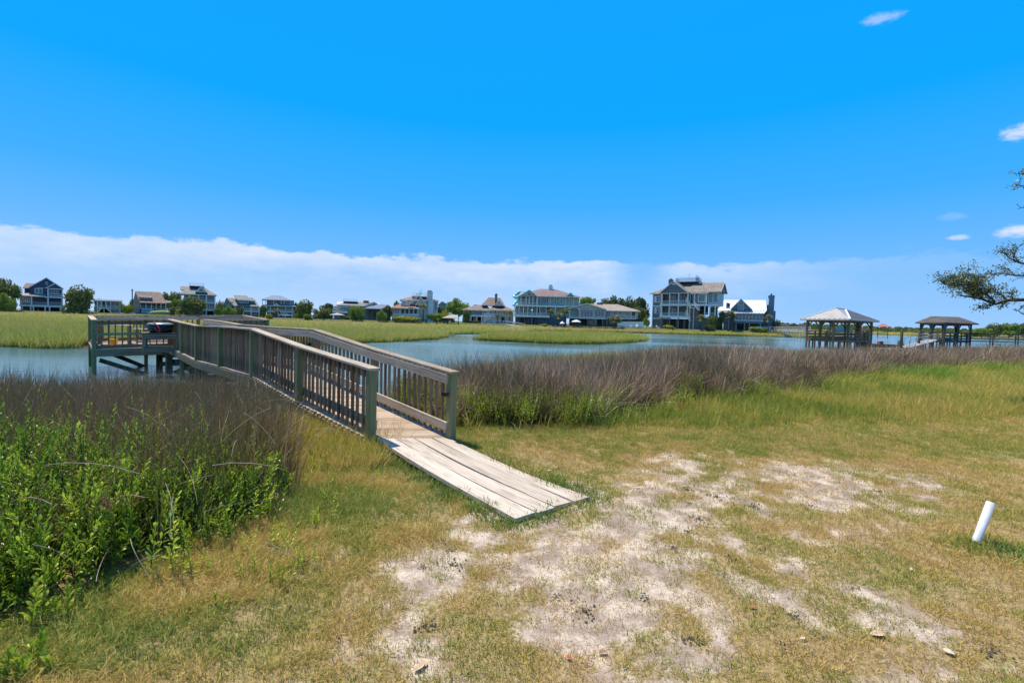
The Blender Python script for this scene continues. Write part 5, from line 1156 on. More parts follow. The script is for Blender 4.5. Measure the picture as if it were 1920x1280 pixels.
# grass under and beside the walk near its first posts, and tall straw
x,y = cand(-4.6,-1.6,5.0,10.5,200); k = (sdpoly(x,y,RAMPP)<-.03)&(sdpoly(x,y,EDGE_L)<.5)&(y < 10.2); x,y=x[k],y[k]
dl = sdpath(x,y,[(L[0].x-.15,L[0].y-.3),(L[1].x,L[1].y-.2),(L[2].x,L[2].y)]); x,y = keep(x,y,(1-sstep(.25,1.3,dl)))
gu = .16+.42*(sdpath(x,y,[(L[0].x-.15,L[0].y-.3),(L[1].x,L[1].y-.2),(L[2].x,L[2].y)])<.6)*NR.random(len(x))
scatter('walkside_grass', pz(x,y), mead, 'tall loose green and straw grass growing beside the walkway posts', gu+.05*NR.standard_normal(len(x)), NR.uniform(.6,1.3,len(x)))
# ---- rushes
RUSH_L = leafmat('rush_left', [(0,(0.515,0.317,0.189)),(.35,(0.309,0.202,0.088)),(.65,(0.240,0.216,0.050)),(1,(0.155,0.187,0.038))], .2, .55, grad=[(.5,1.1,(.17,.12,.08))], vamp=.9)
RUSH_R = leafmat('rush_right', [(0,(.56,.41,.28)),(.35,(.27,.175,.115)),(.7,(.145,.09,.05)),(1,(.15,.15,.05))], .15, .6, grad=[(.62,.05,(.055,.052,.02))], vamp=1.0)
rl = [blades('rush_clump',RUSH_L,18,.18,.75,1.25,.0145,.12,.25,3,s) for s in (20,21,22)]
rr_ = [blades('rush_clump',RUSH_R,19,.20,.75,1.22,.017,.20,.42,3,s) for s in (23,24,25,26)]
x,y = cand(-16,-2,2.5,10.4,120); k = infov(x,y,1.4)&offwalk(x,y,-.1); x,y=x[k],y[k]
s_ = sdpoly(x,y,EDGE_L); dns = sstep(.0,.7,s_)*np.clip(.55+sstep(3.6,5.0,y+.5*(fbm(x,y,.7,3,6)-.5)),0,1)
x,y = keep(x,y,dns); scatter('rushes_left', pz(x,y), rl, 'stiff brown green needle rushes rising behind the leafy thicket on the left', .48+2.2*(fbm(x,y,1.0,4,91)-.5)+.2*NR.standard_normal(len(x)), NR.uniform(.6,1.05,len(x))*(1-.22*sstep(7,9.5,y))*(.72+.28*sstep(3,5,y)))
x,y = cand(-3,10,8.3,26,52); xb_,yb_ = cand(10,80,14,60,16); x=np.concatenate([x,xb_]); y=np.concatenate([y,yb_]); k = infov(x,y,1.1)&offwalk(x,y,-.05); x,y=x[k],y[k]
s_ = sdpoly(x,y,EDGE_R)+.7*(fbm(x,y,.9,3,44)-.5); x,y = keep(x,y,sstep(-.05,.5,s_))
s2 = sdpoly(x,y,EDGE_R); wdir = NR.normal(0,.5,len(x))+2*fbm(x,y,.5,2,3)
rot = np.stack([.28*np.sin(wdir)+NR.normal(0,.1,len(x)), .28*np.cos(wdir)*.9+NR.normal(0,.1,len(x)), NR.uniform(0,6.28,len(x))],-1)
wd = np.clip(y/14,1,3.2)
scatter('rushes_right', pz(x,y), rr_, 'dense band of grey brown needle rushes bending along the creek on the right', .45+2.0*(fbm(x,y,.9,4,61)-.5)+.2*NR.standard_normal(len(x)), NR.uniform(.66,1.12,len(x))*(.72+.28*sstep(0,1.2,s2))*(.82+.36*fbm(x,y,1.3,3,17))*(1-.12*sstep(12,16,y)*(x<6))*(.93+.25*fbm(x,y,.35,2,15)), rot, sxy=wd**.6)
# tall fringe spikes over the rush tops near the walk
# ---- spartina: near fringe, island, far marsh, bank
SPAR = leafmat('cordgrass', [(0,(0.477,0.338,0.221)),(.3,(0.505,0.416,0.143)),(.6,(0.505,0.507,0.117)),(1,(0.309,0.364,0.065))], .35, .6, grad=[(.5,.0,(.11,.12,.035))], vamp=.7)
BUSHG = leafmat('bright_herb', [(0,(0.384,0.432,0.072)),(.5,(0.264,0.408,0.054)),(1,(0.144,0.288,0.036))], .4, .5)
sp1 = [blades('cordgrass_clump',SPAR,22,.22,.5,.95,.016,.14,.35,3,s) for s in (30,31,32)]
sp2 = [blades('cordgrass_patch',SPAR,46,.75,.45,.95,.045,.18,.4,2,s) for s in (33,34,35)]
x,y = cand(-6,44,13,46,26); k=infov(x,y)&offwalk(x,y,-.1)&(sdpoly(x,y,NEAR)>-.3)&(sdpoly(x,y,EDGE_R)<.2)&(y>14+.0*x); x,y=x[k],y[k]
ed_ = [(-3.2,11.8),(-.8,14.6),(1.5,17.1),(4,19.7),(8,23.2),(12,25.8),(18,28.4),(25,32.5),(40,43)]
beh = np.interp(x,[e[0] for e in ed_],[e[1] for e in ed_]); x,y=keep(x,y,(y>beh-.5)*.9)
PT=[pz(x,y)]; TT=[.45+.4*NR.random(len(x))]; SS=[NR.uniform(.6,1.0,len(x))]
scatter('cordgrass_fringe', PT[0], sp1, 'narrow green cordgrass fringe between the rushes and the creek', TT[0], SS[0], sxy=1.6)
# bright herb mound on the far right before the rushes
x,y = cand(12,30,16,30,40); g_ = np.maximum(np.exp(-(((x-16.9)/1.9)**2+((y-20.6)/1.2)**2)*1.2),np.exp(-(((x-23.8)/1.4)**2+((y-25)/1.0)**2)*1.2)); x,y=keep(x,y,(g_>.35)*.9)
herb = [blades('herb_clump',BUSHG,50,.25,.3,.7,.018,.4,.5,2,s) for s in (40,41)]
scatter('bright_herbs', pz(x,y), herb, 'bright green mound of leafy marsh herbs in front of the rushes on the right', .3+.6*NR.random(len(x)), NR.uniform(.6,1.15,len(x)))
P1=[];T1=[];S1=[];X1=[]
def field(x,y,base,fr=.5):
    edge = np.maximum(sdpoly(x,y,MARSH),sdpoly(x,y,ISLE)); lots = sdpoly(x,y,LOTS)
    ww = wob(x,y,1.6)*np.clip(np.hypot(x,y)/40,.25,1.6)
    k = (edge+ww>-.2)&(lots<.3)&infov(x,y,1.2); x,y,edge = x[k],y[k],edge[k]
    n = fbm(x*.45,y,.16,4,71); n2 = fbm(x,y,.5,3,72)
    brown = sstep(112,128,y)*(x<-45)*.0+sstep(125,136,y)*(x<-40)
    tn = base+.55*(n-.5)*2*.8+.35*(n2-.5)+.12*NR.standard_normal(len(x))-.7*brown
    P1.append(pz(x,y)); T1.append(tn); S1.append(NR.uniform(.7,1.1,len(x))*(.85+.3*n2)); X1.append(np.clip(y/45,.8,2.6))
x,y = cand(-82,12,27,60,7); field(x,y,.62)
x,y = cand(-5,22,52,88,9); field(x,y,.72)
x,y = cand(-130,0,60,100,2.6); field(x,y,.58)
x,y = cand(-185,5,100,146,1.5); field(x,y,.52)
x,y = cand(-2,110,84,150,2.4); field(x,y,.55)
scatter('cordgrass_marsh', np.concatenate(P1), sp2, 'wide yellow green cordgrass marsh with the low island in the creek', np.concatenate(T1), np.concatenate(S1), sxy=np.concatenate(X1))
# far marsh beyond the creek, right
x,y = cand(120,1300,300,700,.012); k=(sdpoly(x,y,FAR)>0)&(np.abs(x)<y*1.15); x,y=x[k],y[k]
scatter('far_marsh', pz(x,y), sp2, 'thin strip of far-off marsh on the horizon at the right', .4+.3*NR.random(len(x)), NR.uniform(1.2,2,len(x)), sxy=6)
# ---- leafy thicket, left, and herbs in the foot of the right rushes
HERB = leafmat('marsh_leaf', [(0,(0.075,0.150,0.015)),(.45,(0.200,0.325,0.022)),(.8,(0.375,0.525,0.044)),(1,(0.575,0.675,0.075))], .4, .38, spec=.5, grad=[(.02,.0,(.09,.06,.03))])
sg = [sprig('leafy_sprig',HERB,.42,22,.075,.019,3,.09,s) for s in (50,51,52,53)]
sgl = [sprig('leafy_sprig_fine',HERB,.45,24,.055,.011,3,.08,s) for s in (54,55)]
x,y = cand(-10,-1.9,1.2,8.2,230); k = infov(x,y,1.45); x,y=x[k],y[k]; s_=sdpoly(x,y,EDGE_L)
cl_ = fbm(x,y,1.6,3,81); x,y = keep(x,y,sstep(-.15,.45,s_+.5*(cl_-.5))*sstep(.30,.55,cl_+.12)*(1-.95*sstep(3.9,5.3,y)))
s_=sdpoly(x,y,EDGE_L); lift = np.clip(s_*.55,0,.5)*NR.random(len(x))*(.75+.5*fbm(x,y,1.1,2,4))
pp2 = pz(x,y); pp2[:,2]+=lift
scatter('leafy_thicket', pp2, sg+sgl, 'glossy green leafy marsh shrubs massed in the left foreground', .15+.75*NR.random(len(x))*.9, NR.uniform(.65,1.15,len(x)), np.stack([NR.normal(0,.28,len(x)),NR.normal(0,.28,len(x)),NR.uniform(0,6.28,len(x))],-1))
x,y = cand(-2.6,7.2,8.2,14,150); s_=sdpoly(x,y,EDGE_R); k=offwalk(x,y,0)&infov(x,y); x,y,s_=x[k],y[k],s_[k]
cl_=fbm(x,y,1.2,3,85); x,y=keep(x,y,np.exp(-((s_-.45)/.6)**2)*sstep(.50,.64,cl_+.03-.01*x)*.95)
pp2=pz(x,y); pp2[:,2]+=NR.random(len(x))*.22
scatter('rush_foot_herbs', pp2, sgl, 'light green leafy stems growing through the foot of the right rushes', .5+.5*NR.random(len(x)), NR.uniform(.65,1.15,len(x)))
# stray sprigs left of the ramp
x,y = cand(-2.8,-1.5,3.3,6.2,8); scatter('stray_sprigs', pz(x,y), sg, 'scattered young leafy sprigs in the grass beside the thicket', .75+.25*NR.random(len(x)), NR.uniform(.35,.6,len(x)))
# fallen dead stalks over the thicket
STK = paint('dead_stalk',(.30,.25,.20),.7,.25,9)
mb = MB(); r_ = random.Random(5)
for (px,py,dx,dy,lift,z0) in [(310,830,90,50,.0,.85),(330,850,40,95,.0,.8),(245,1010,35,70,0,.5),(310,905,15,90,0,.75),(325,930,-5,80,0,.7),(130,805,60,30,0,.9),(240,840,100,-10,0,.85),(520,880,-120,25,0,.45),(500,1015,110,50,0,.1),(480,1020,120,40,0,.12),(200,930,-70,60,0,.6),(40,900,70,-8,0,.8),(380,960,130,-20,0,.5),(60,1020,80,40,0,.5),(180,1090,30,-70,0,.4),(400,890,-110,40,0,.7),(300,1040,-60,30,0,.4)]:
    a_ = G(px,py,z0*.8); b_ = G(px+dx,py+dy,z0*.5); mdp = (a_+b_)/2+Vector((r_.uniform(-.06,.06),r_.uniform(-.04,.04),.0+r_.uniform(0,.06)))
    pts_ = [a_.lerp(mdp,t).lerp(mdp.lerp(b_,t),t) for t in [i/8 for i in range(9)]]; mb.tube(pts_,[.0022*(1-.5*i/8) for i in range(9)],5,False)
for i in range(60):
    if i<34: x = r_.uniform(-4.2,-2.3); y=r_.uniform(3.2,6.5); z=r_.uniform(.3,.8)
    else: x=r_.uniform(-.8,8); y=9.0+max(0,x-1.5)*.62+r_.uniform(-.5,.3); z=r_.uniform(.1,.5)
    a_=Vector((x,y,z)); b_=a_+Vector((r_.uniform(-.6,.6),r_.uniform(-.35,.2),r_.uniform(-.3,.35))); mdp=(a_+b_)/2+Vector((0,0,.08))
    mb.tube([a_.lerp(mdp,t).lerp(mdp.lerp(b_,t),t) for t in (0,.25,.5,.75,1)],[.0035,.003,.003,.0025,.002],4,False)
o_ = mb.obj('dead_stalks', STK, None, True); o_['kind']='stuff'; o_['label']='bleached fallen rush stalks bent over the thickets'
# individual young plants
PLM = leafmat('young_leaf', [(0,(.10,.18,.015)),(.5,(.22,.34,.025)),(1,(.44,.50,.05))], .4, .38, tone_from='obj', spec=.5, noise=3)
def plant(px,py,H,ns,label,seed,L_=.075,w_=.024):
    g=G(px,py,0); s_=sprig('x',PLM,H,int(H*48)+6,L_,w_,ns,.05*ns**.5,seed); m_=s_.data; m_.name='leafy_plant'; o_=bpy.data.objects.new('leafy_plant',m_); COL.objects.link(o_); o_.location=(g.x,g.y,gz(g.x,g.y)-.01); tag(o_,label,'plant')
plant(38,1278,.20,7,'bright yellow-green leafy plant in the bottom left corner',60); plant(62,1265,.16,5,'small sprouting leafy plant just right of the one in the bottom left corner',61)
plant(52,1180,.36,2,'tall single-stemmed leafy plant in the dark gap at the left edge',62,.08,.03); plant(110,1165,.20,2,'short leafy plant low in the dark gap, right of the tall single-stemmed one',63)
plant(362,1080,.30,2,'upright pale green sprig standing out before the thicket in the grass',64,.06,.016); plant(410,1145,.12,2,'small pale sprig in the open grass, nearest the bottom edge',65,.05,.014); plant(540,1080,.20,3,'leafy sprig in the grass at the right tip of the thicket',66,.055,.014); plant(505,1110,.14,2,'small sprig in the grass between two taller sprigs by the thicket tip',67,.05,.013)
RB = blades('dry_flower_head', paint('rusty_flower',(.20,.075,.04),.9,.3,30), 90,.10,.02,.09,.004,.8,.3,2,70); COL.objects.link(RB); RB.location = G(222,945,.75); tag(RB,'rusty brown dried flower head tangled in the thicket','flower head')
# twig litter and clods on the sand
cl=[]; CLOD = paint('mud_clod',(.085,.072,.065),.95,.3,30)
def clod(seed):
    r=random.Random(seed); v=[];f=[]
    for i in range(26):
        c=Vector((r.gauss(0,.045),r.gauss(0,.035),abs(r.gauss(.004,.008)))); s=r.uniform(.005,.012); k=len(v)
        for dx,dy,dz in ((1,0,0),(0,1,0),(-1,0,0),(0,-1,0),(0,0,1),(0,0,-1)): v.append((c.x+dx*s*r.uniform(.7,1.2),c.y+dy*s*r.uniform(.7,1.2),c.z+dz*s*r.uniform(.6,1)))
        for a,b in ((0,1),(1,2),(2,3),(3,0)): f += [(k+a,k+b,k+4),(k+b,k+a,k+5)]
    return bpy.data.objects.new('clod', mesh_np('clod',v,f,CLOD,{}))
x,y = cand(-1.4,4.5,2.3,8.5,1.7); k=(sdpoly(x,y,RAMPP)<-.1); x,y=x[k],y[k]; x,y=keep(x,y,fbm(x,y,1.3,2,99)>.42); scatter('mud_clods', pz(x,y), [clod(1),clod(2),clod(3)], 'dark crumbly mud clods left by crabs on the sand', np.zeros(len(x)), NR.uniform(.5,1.15,len(x)))
DRY = leafmat('dry_bits', [(0,(.42,.32,.17)),(.5,(.30,.22,.11)),(1,(.20,.13,.06))], .2,.7); lit=[blades('litter',DRY,26,.16,.02,.06,.0035,1.45,.1,1,s) for s in (80,81)]
x,y = cand(-2,6,2,9,60); k=(sdpoly(x,y,RAMPP)<0)&infov(x,y); x,y=x[k],y[k]; scatter('dry_litter', pz(x,y,.003), lit, 'dry grass bits scattered on the sand', NR.random(len(x)), NR.uniform(.6,1.2,len(x)))
LFM = {c:paint('fallen_leaf_'+c,v_,.7,.25,20) for c,v_ in {'tan':(.50,.36,.24),'red':(.45,.10,.04),'pale':(.60,.50,.38),'brown':(.26,.16,.09)}.items()}
def fleaf(px,py,L_,rz,c,label):
    g=G(px,py,0); v=[];f=[]; n=8
    for i in range(n+1):
        t=i/n; w_=.30*L_*math.sin(math.pi*min(1,t*.96+.02))**.8; z=.006+.10*L_*math.sin(t*3)*.5
        v += [(L_*(t-.5),-w_,z+.12*w_),(L_*(t-.5),0,z-.05*w_),(L_*(t-.5),w_,z+.22*w_)]
    for i in range(n):
        for j in range(2): f.append((i*3+j,i*3+j+1,i*3+4+j,i*3+3+j))
    o_=MB().add(v,f).obj('fallen_leaf',LFM[c],None,True); o_.location=(g.x,g.y,gz(g.x,g.y)+.012); o_.rotation_euler=(R.uniform(-.3,.3),R.uniform(-.2,.2),rz); tag(o_,label,'leaf')
fleaf(787,1255,.075,.9,'tan','curled tan leaf on the sand near the bottom edge, left of centre'); fleaf(795,1246,.06,2.2,'tan','smaller tan leaf touching the curled one near the bottom edge'); fleaf(1066,1236,.04,-.9,'red','small red-orange leaf at the bottom centre'); fleaf(1130,1226,.05,.1,'brown','flat brown leaf on the sand right of the red one'); fleaf(1412,1141,.05,.1,'red','narrow rust-coloured leaf on green grass, right of centre'); fleaf(1645,1192,.08,-.2,'tan','long tan curled leaf in the grass at lower right'); fleaf(1506,1201,.04,.1,'pale','short pale leaf on the bare sand left of the long tan leaf'); fleaf(1778,1228,.055,-.9,'pale','pale pointed leaf farthest to the lower right'); fleaf(1628,925,.05,.4,'pale','bleached leaf lying far up the lawn'); fleaf(1030,884,.06,.2,'pale','bleached leaf right beside the ramp, half way up'); fleaf(1707,1072,.04,.8,'pale','tiny pale leaf left of the white pipe')

# ---------------------------------------------------------------- trees
def crownmat(name,a,b,c): return leafmat(name,[(0,a),(.5,b),(1,c)],.25,.6,tone_from='obj',noise=.9)
C_OAK = crownmat('oak_crown',(.08,.10,.03),(.19,.22,.065),(.36,.38,.12)); C_GRN = crownmat('green_crown',(.10,.17,.03),(.24,.34,.06),(.44,.52,.10)); C_PINE = crownmat('dark_crown',(.05,.065,.03),(.12,.145,.055),(.25,.26,.11)); C_YEL = crownmat('yellow_crown',(.16,.18,.02),(.34,.36,.04),(.52,.50,.07)); C_PALM = crownmat('palm_crown',(.08,.11,.03),(.22,.23,.07),(.48,.43,.20))
BARK = paint('bark',(.075,.06,.05),.9,.3,4,bump=.5)
def crownmesh(name,m,seed,lobes=12,per=130,ls=.045,flat=.75,open_=.0):
    """unit crown in x,y in -1..1, z 0..1: leaf clumps on uneven lobes, gaps between"""
    r=random.Random(seed); v=[];f=[];vt=[]
    for i in range(lobes):
        a=r.uniform(0,6.283); q=r.uniform(0,1)**.6*.78; z=r.uniform(.10,.80)*(1-.4*q*q)+.03; c=Vector((q*math.cos(a),q*math.sin(a)*.8,z)); R0=r.uniform(.20,.34)*(1-.15*q); t0=r.random()
        for j in range(per):
            d=Vector((r.gauss(0,1),r.gauss(0,1),r.gauss(0,1))).normalized(); rr0=R0*(r.random()**(.28)); p=c+Vector((d.x*rr0,d.y*rr0,d.z*rr0*flat))
            u=Vector((r.gauss(0,1),r.gauss(0,1),r.gauss(0,.6))).normalized(); w_=u.cross(Vector((r.gauss(0,1),r.gauss(0,1),r.gauss(0,1)))).normalized(); s=ls*r.uniform(.5,1.3); k=len(v)
            v+= [tuple(p-u*s),tuple(p+w_*s*.7),tuple(p+u*s*1.1),tuple(p-w_*s*.6)]; f.append((k,k+1,k+2,k+3)); vt += [min(1,max(0,.25*t0+.6*r.random()+.15*d.z))]*4
    return mesh_np(name,v,f,m,{'vtone':vt,'hgt':[1]*len(v)})
CRM={}
def crown_for(kind,i):
    key=(kind,i)
    if key not in CRM:
        m={'oak':C_OAK,'green':C_GRN,'pine':C_PINE,'yellow':C_YEL}[kind]; CRM[key]=crownmesh('crown',m,100+i*7+len(kind),(34,40,28)[i%3],(130,115,150)[i%3],.052)
    return CRM[key]
def tree(px0,px1,pyt,pyb,d,kind,label,i=0,trunk=True,name='tree',cat='tree',low=.0):
    pxc=(px0+px1)/2; p=P(pxc,pyb,d); a=d/F; phi=math.atan2(p.x,p.y); W=(px1-px0)/2*a*math.cos(phi)*1.05; H=(pyb-pyt)*a
    o_=empty(name,tuple(p),-phi,label,cat); c=bpy.data.objects.new('crown',crown_for(kind,i)); COL.objects.link(c); c.parent=o_; c.scale=(W*1.05,W*.8,H*(1-low)*1.06); c.location=(0,0,H*low-.04*H); c.rotation_euler=(0,0,(i*1.3)%.6-.3)
    mb=MB(); tz=H*(low+.35)
    mb.tube([(0,0,-1.5),(W*.03,0,tz*.5),(0,0,tz)],[H*.03+.08,H*.022+.05,H*.015+.03],7)
    rr0=random.Random(i+3)
    for k in range(5): an=k*1.3+i; mb.tube([(0,0,tz*.55),(W*.25*math.cos(an),W*.2*math.sin(an),H*(low+.35)),(W*.55*math.cos(an),W*.4*math.sin(an),H*(low+.55))],[H*.014+.03,H*.01+.02,.02],5)
    mb.obj('trunk',BARK,o_,True); return o_
for a_ in [(-45,47,516,584,146,'oak','big spreading oak at the far left edge beside the navy house',0,.05),(-10,34,548,584,143,'green','bushy green tree low in front of the big oak at the left edge',1),(116,186,535,586,146,'oak','broad dark oak between the navy house and the small cream house',1),(176,192,556,584,170,'oak','small olive tree behind the small cream house',2),(228,251,570,588,150,'yellow','yellow-green bush left of the brown house',0),(240,262,556,588,168,'green','dark green tree behind the utility pole by the brown house',0),(303,340,543,575,172,'oak','olive tree rising behind the right end of the brown house',2),(327,392,553,592,146,'oak','wide round oak in front of the grey hip-roofed house',0),(316,334,574,592,148,'oak','reddish-olive shrub left of the wide round oak',1),(402,420,561,590,175,'pine','dark tree between the grey roof-deck house and the slate green house',1),(400,416,575,592,150,'green','bright green shrub right of the wide round oak',2),(417,445,572,593,148,'green','rounded shrubs before the left corner of the slate green house',1),(443,457,573,593,149,'oak','narrow shrub against the slate green house porch',2),(485,502,569,593,150,'oak','shrub between the slate green and the pale grey houses',0),(498,512,588,596,147,'yellow','low yellow-green bush before the pale grey house',1),(553,592,562,597,150,'oak','dense dark tree right of the pale grey porched house',1),(545,562,566,582,175,'pine','distant dark tree behind the pale grey house',0),(566,586,587,598,147,'green','low bright shrub at the foot of the dense dark tree',0),(585,618,575,599,149,'oak','rounded olive bush left of the dock shelter',2),(600,632,566,590,168,'pine','scraggly dark tree behind the left dock shelter',2),(650,685,569,600,149,'green','round green tree in front of the low cream house',0),(706,727,580,600,148,'green','bright shrub before the metal-roofed house',1),(717,737,569,596,153,'pine','dark bushy tree between metal roof and white porch',2),(735,790,592.5,601,147,'yellow','long clipped yellow-green hedge before the white chimney house',1),(738,752,563,578,175,'green','pale green tree behind the reddish porch roof',1),(800,832,585,602,150,'green','leafy bushes right of the white chimney house',2),(822,852,582,604,152,'yellow','yellow-green shrub left of the beige dock shelter',2),(836,884,558,590,178,'green','large bright green tree behind the brown hipped-roof house',1),(866,882,578,606,156,'oak','dark shrub at the left porch corner of the brown hipped-roof house',0),(1082,1118,552,580,180,'green','bright green tree between the sage and beige houses',0),(1122,1172,552,590,178,'pine','dark windswept tree behind the beige roof, left one',0),(1152,1200,553,600,176,'pine','dark windswept tree behind the beige roof, middle one',1),(1180,1219,552,606,172,'pine','tall dark tree next to the charcoal house',2),(1176,1216,575,608,166,'oak','lower dark foliage behind the white privacy fence',1),(1205,1219,593,612,153,'green','bright green bush between the white fence and the charcoal house',1),(1242,1266,608.5,616,149,'yellow','low round yellow-green bush before the charcoal house',2),(1322,1348,590,618,150,'oak','olive shrub in front of the right wing of the charcoal house',1),(1318,1342,607,619,148,'pine','dark low bush at the foot of the right outside stairs',0),(1340,1356,585,618,152,'oak','loose olive shrub between the two rightmost houses',2),(1447,1463,597,619,156,'pine','dark columnar bush at the right end of the blue-grey house',1),(1398,1440,612,620,148,'green','low light green bushes behind the pale dock rail',0),(1012,1026,606.5,611.5,148,'yellow','small clipped bush before the sage green house',0),(876,904,600,608,156,'pine','row of dark round shrubs under the brown hipped-roof house',2),(640,660,591,601,149,'oak','low dark shrubs beside the left dock shelter',0),(-60,10,540,584,165,'pine','dark tree behind the big oak at the left edge',1),(126,160,541,584,172,'oak','tree crown peeking up behind the broad dark oak',2),(220,236,563,586,172,'green','small green tree behind the right end of the cream house',1),(318,345,556,590,160,'green','green tree between the brown house and the roof-deck house',2),(404,428,567,592,170,'oak','olive tree behind the shrubs left of the slate green house',2),(478,498,572,594,172,'green','green tree behind the right end of the slate green house',0),(548,572,574,596,160,'oak','round olive tree at the right corner of the pale grey house',0),(606,630,577,598,165,'oak','olive tree behind the left dock shelter, right of the scraggly one',1),(812,836,572,602,170,'oak','olive tree behind the leafy bushes by the white chimney house',0),(1086,1100,560,582,186,'pine','dark tree far behind the gap between sage and beige houses',2)]:
    tree(*a_[:8], low=(a_[8] if len(a_)>8 else 0))
# wooded point far right
for i,(px0,px1,pyt) in enumerate(((1818,1862,612),(1842,1888,605.5),(1868,1915,602.5),(1890,1950,604),(1920,1990,606),(1805,1836,619))):
    tree(px0,px1,pyt,629,300,'oak' if i%2 else 'green',('low outermost tree of the wooded point at far right','second tree from the left tip of the wooded point','rounded tallest tree in the middle of the wooded point','tree at the right frame edge on the wooded point','tree beyond the right frame edge on the wooded point','smallest bush at the very tip of the wooded point')[i],i%3)
mb=MB(); 
# palms
def frondmesh(seed,n=30):
    r=random.Random(seed); v=[];f=[];vt=[]
    for i in range(n):
        a=r.uniform(0,6.283); el_=r.uniform(-.75,1.25); L_=r.uniform(.75,1.0); d=Vector((math.cos(a)*math.cos(el_),math.sin(a)*math.cos(el_),math.sin(el_))); side_=Vector((-math.sin(a),math.cos(a),0)); t0=r.random()*(.6 if el_<0 else 1)
        pet=d*L_*.45
        for j in range(11):
            b=(j-5)/5*1.15; dd=(d*math.cos(b)+side_*math.sin(b)); e=pet+dd*L_*.55*(1-.25*abs(b)); e.z-=.12*L_*abs(b)+.06; pr=dd.cross(d) if abs(b)>.05 else Vector((0,0,1)); wv_=side_*math.cos(b)-d*math.sin(b); k=len(v)
            v+=[tuple(pet*.95),tuple((pet+e)/2+wv_*.035+Vector((0,0,.02))),tuple(e),tuple((pet+e)/2-wv_*.035)]; f.append((k,k+1,k+2,k+3)); vt+=[t0]*4
        k=len(v); v+=[(0,0,0),tuple(pet+side_*.015),tuple(pet-side_*.015)]; f.append((k,k+1,k+2)); vt+=[t0]*3
    return mesh_np('crown',v,f,C_PALM,{'vtone':vt,'hgt':[1]*len(v)})
FM=[frondmesh(1),frondmesh(2,36)]
def palm(pxc,pyt,pyb,rpx,d,label,i=0):
    p=P(pxc,pyb,d); a=d/F; phi=math.atan2(p.x,p.y); H=(pyb-pyt)*a; r=rpx*a; o_=empty('palm_tree',tuple(p),-phi,label,'palm tree'); c=bpy.data.objects.new('crown',FM[i]); COL.objects.link(c); c.parent=o_; c.scale=(r*math.cos(phi)*1.1,r,r); c.location=(0,0,H-r*.85)
    MB().tube([(0,0,-1),(.05,0,(H-r)*.5),(0,0,H-r*.8)],[.22,.17,.2],8).obj('trunk',BARK,o_,True)
palm(955,580,607,9,150,'small palm between the brown hipped-roof and sage green houses'); palm(1031,577,612,8,149,'slim palm standing before the sage green house, left of the palm pair',1); palm(1046,584,611,10,149,'left palm of the bushy pair before the low beige house'); palm(1058,576,611,9,151,'right taller palm of the bushy pair before the low beige house',1)
palm(1153.5,587,615,14,148,'broad grey-green fan palm before the right end of the beige house',1); palm(1312,587,616,11,148,'palm in front of the outside stairs of the charcoal house'); palm(1368,579,618,13,149,'tallest palm left of the sunroom of the blue-grey house',1); palm(1352,582,618,9,151,'palm partly behind, left of the tallest one by the blue-grey house'); palm(1438,587,619,12,149,'palm at the right corner of the sunroom below the steel-blue chimney')
palm(793,568,600,8,150,'shaggy palm beside the white chimney house porch'); palm(519,576,595,9,150,'short round palm before the pale grey house',1); palm(932,586,607,6,150,'little palm at the foot of the white diagonal stair',1); palm(727,571,598,6,151,'thin palm between the metal-roofed house and white porch')
# live oak at the right: trunk outside the frame, limbs reaching in
OLF = leafmat('live_oak_leaf',[(0,(0.045,0.068,0.022)),(.5,(0.120,0.150,0.045)),(1,(0.360,0.360,0.135))],.3,.45,tone_from='obj',spec=.5,noise=2)
ok = empty('oak_tree',(18.8,13.4,gz(18.8,13.4)),0,'gnarled live oak reaching leafy branches into the picture from the right','tree'); o0=Vector(ok.location)
BK2 = paint('oak_bark',(.045,.035,.03),.95,.3,8,bump=.6); mb=MB(); rr0=random.Random(12); leafv=[];leaff=[];lv=[]
def limb(pts,r0,r1): mb.tube([p-o0 for p in pts],[r0+(r1-r0)*i/(len(pts)-1) for i in range(len(pts))],7)
top=Vector((18.4,13.2,4.2)); mb.tube([(0,0,-.5),(.05,0,1.2),(-.15,-.1,2.6),top-o0,(.3,.4,6.2),(.2,.2,8.5)],[.42,.33,.28,.24,.16,.06],10)
def leaves(c,rad_,n):
    for i in range(n):
        d=Vector((rr0.gauss(0,1),rr0.gauss(0,1),rr0.gauss(0,.6))); p=c+d*rad_*.5-o0; u=Vector((rr0.gauss(0,1),rr0.gauss(0,1),rr0.gauss(0,1))).normalized(); w_=u.cross(Vector((rr0.gauss(0,1),rr0.gauss(0,1),rr0.gauss(0,1)))).normalized(); s=rr0.uniform(.022,.042); k=len(leafv); leafv.extend([tuple(p-u*s),tuple(p+w_*s*.45),tuple(p+u*s),tuple(p-w_*s*.45)]); leaff.append((k,k+1,k+2,k+3)); lv.extend([rr0.random()]*4)
def twigs(a,b,n,lr,ln,out=.5):
    for i in range(n):
        t=rr0.uniform(.1,1); p=a.lerp(b,t); e=p+Vector((rr0.gauss(-.15,.3),rr0.gauss(0,.25),rr0.gauss(.12,.22)))*out; m_=(p+e)/2+Vector((0,0,rr0.uniform(-.04,.05))); limb([p,m_,e],.008,.003)
        if ln: leaves(e,lr,rr0.randint(ln//3,int(ln*.75))); leaves(m_,lr*.8,ln//4)
def path(seq): return [P(px,py,d) for px,py,d in seq]
def grow(seq,r0,r1,n,lr,ln,out=.5):
    q=path(seq) if not isinstance(seq[0],Vector) else seq; limb(q,r0,r1)
    for a,b in zip(q,q[1:]): twigs(a,b,n,lr,ln,out)
st_=Vector((18.2,13.0,3.4))
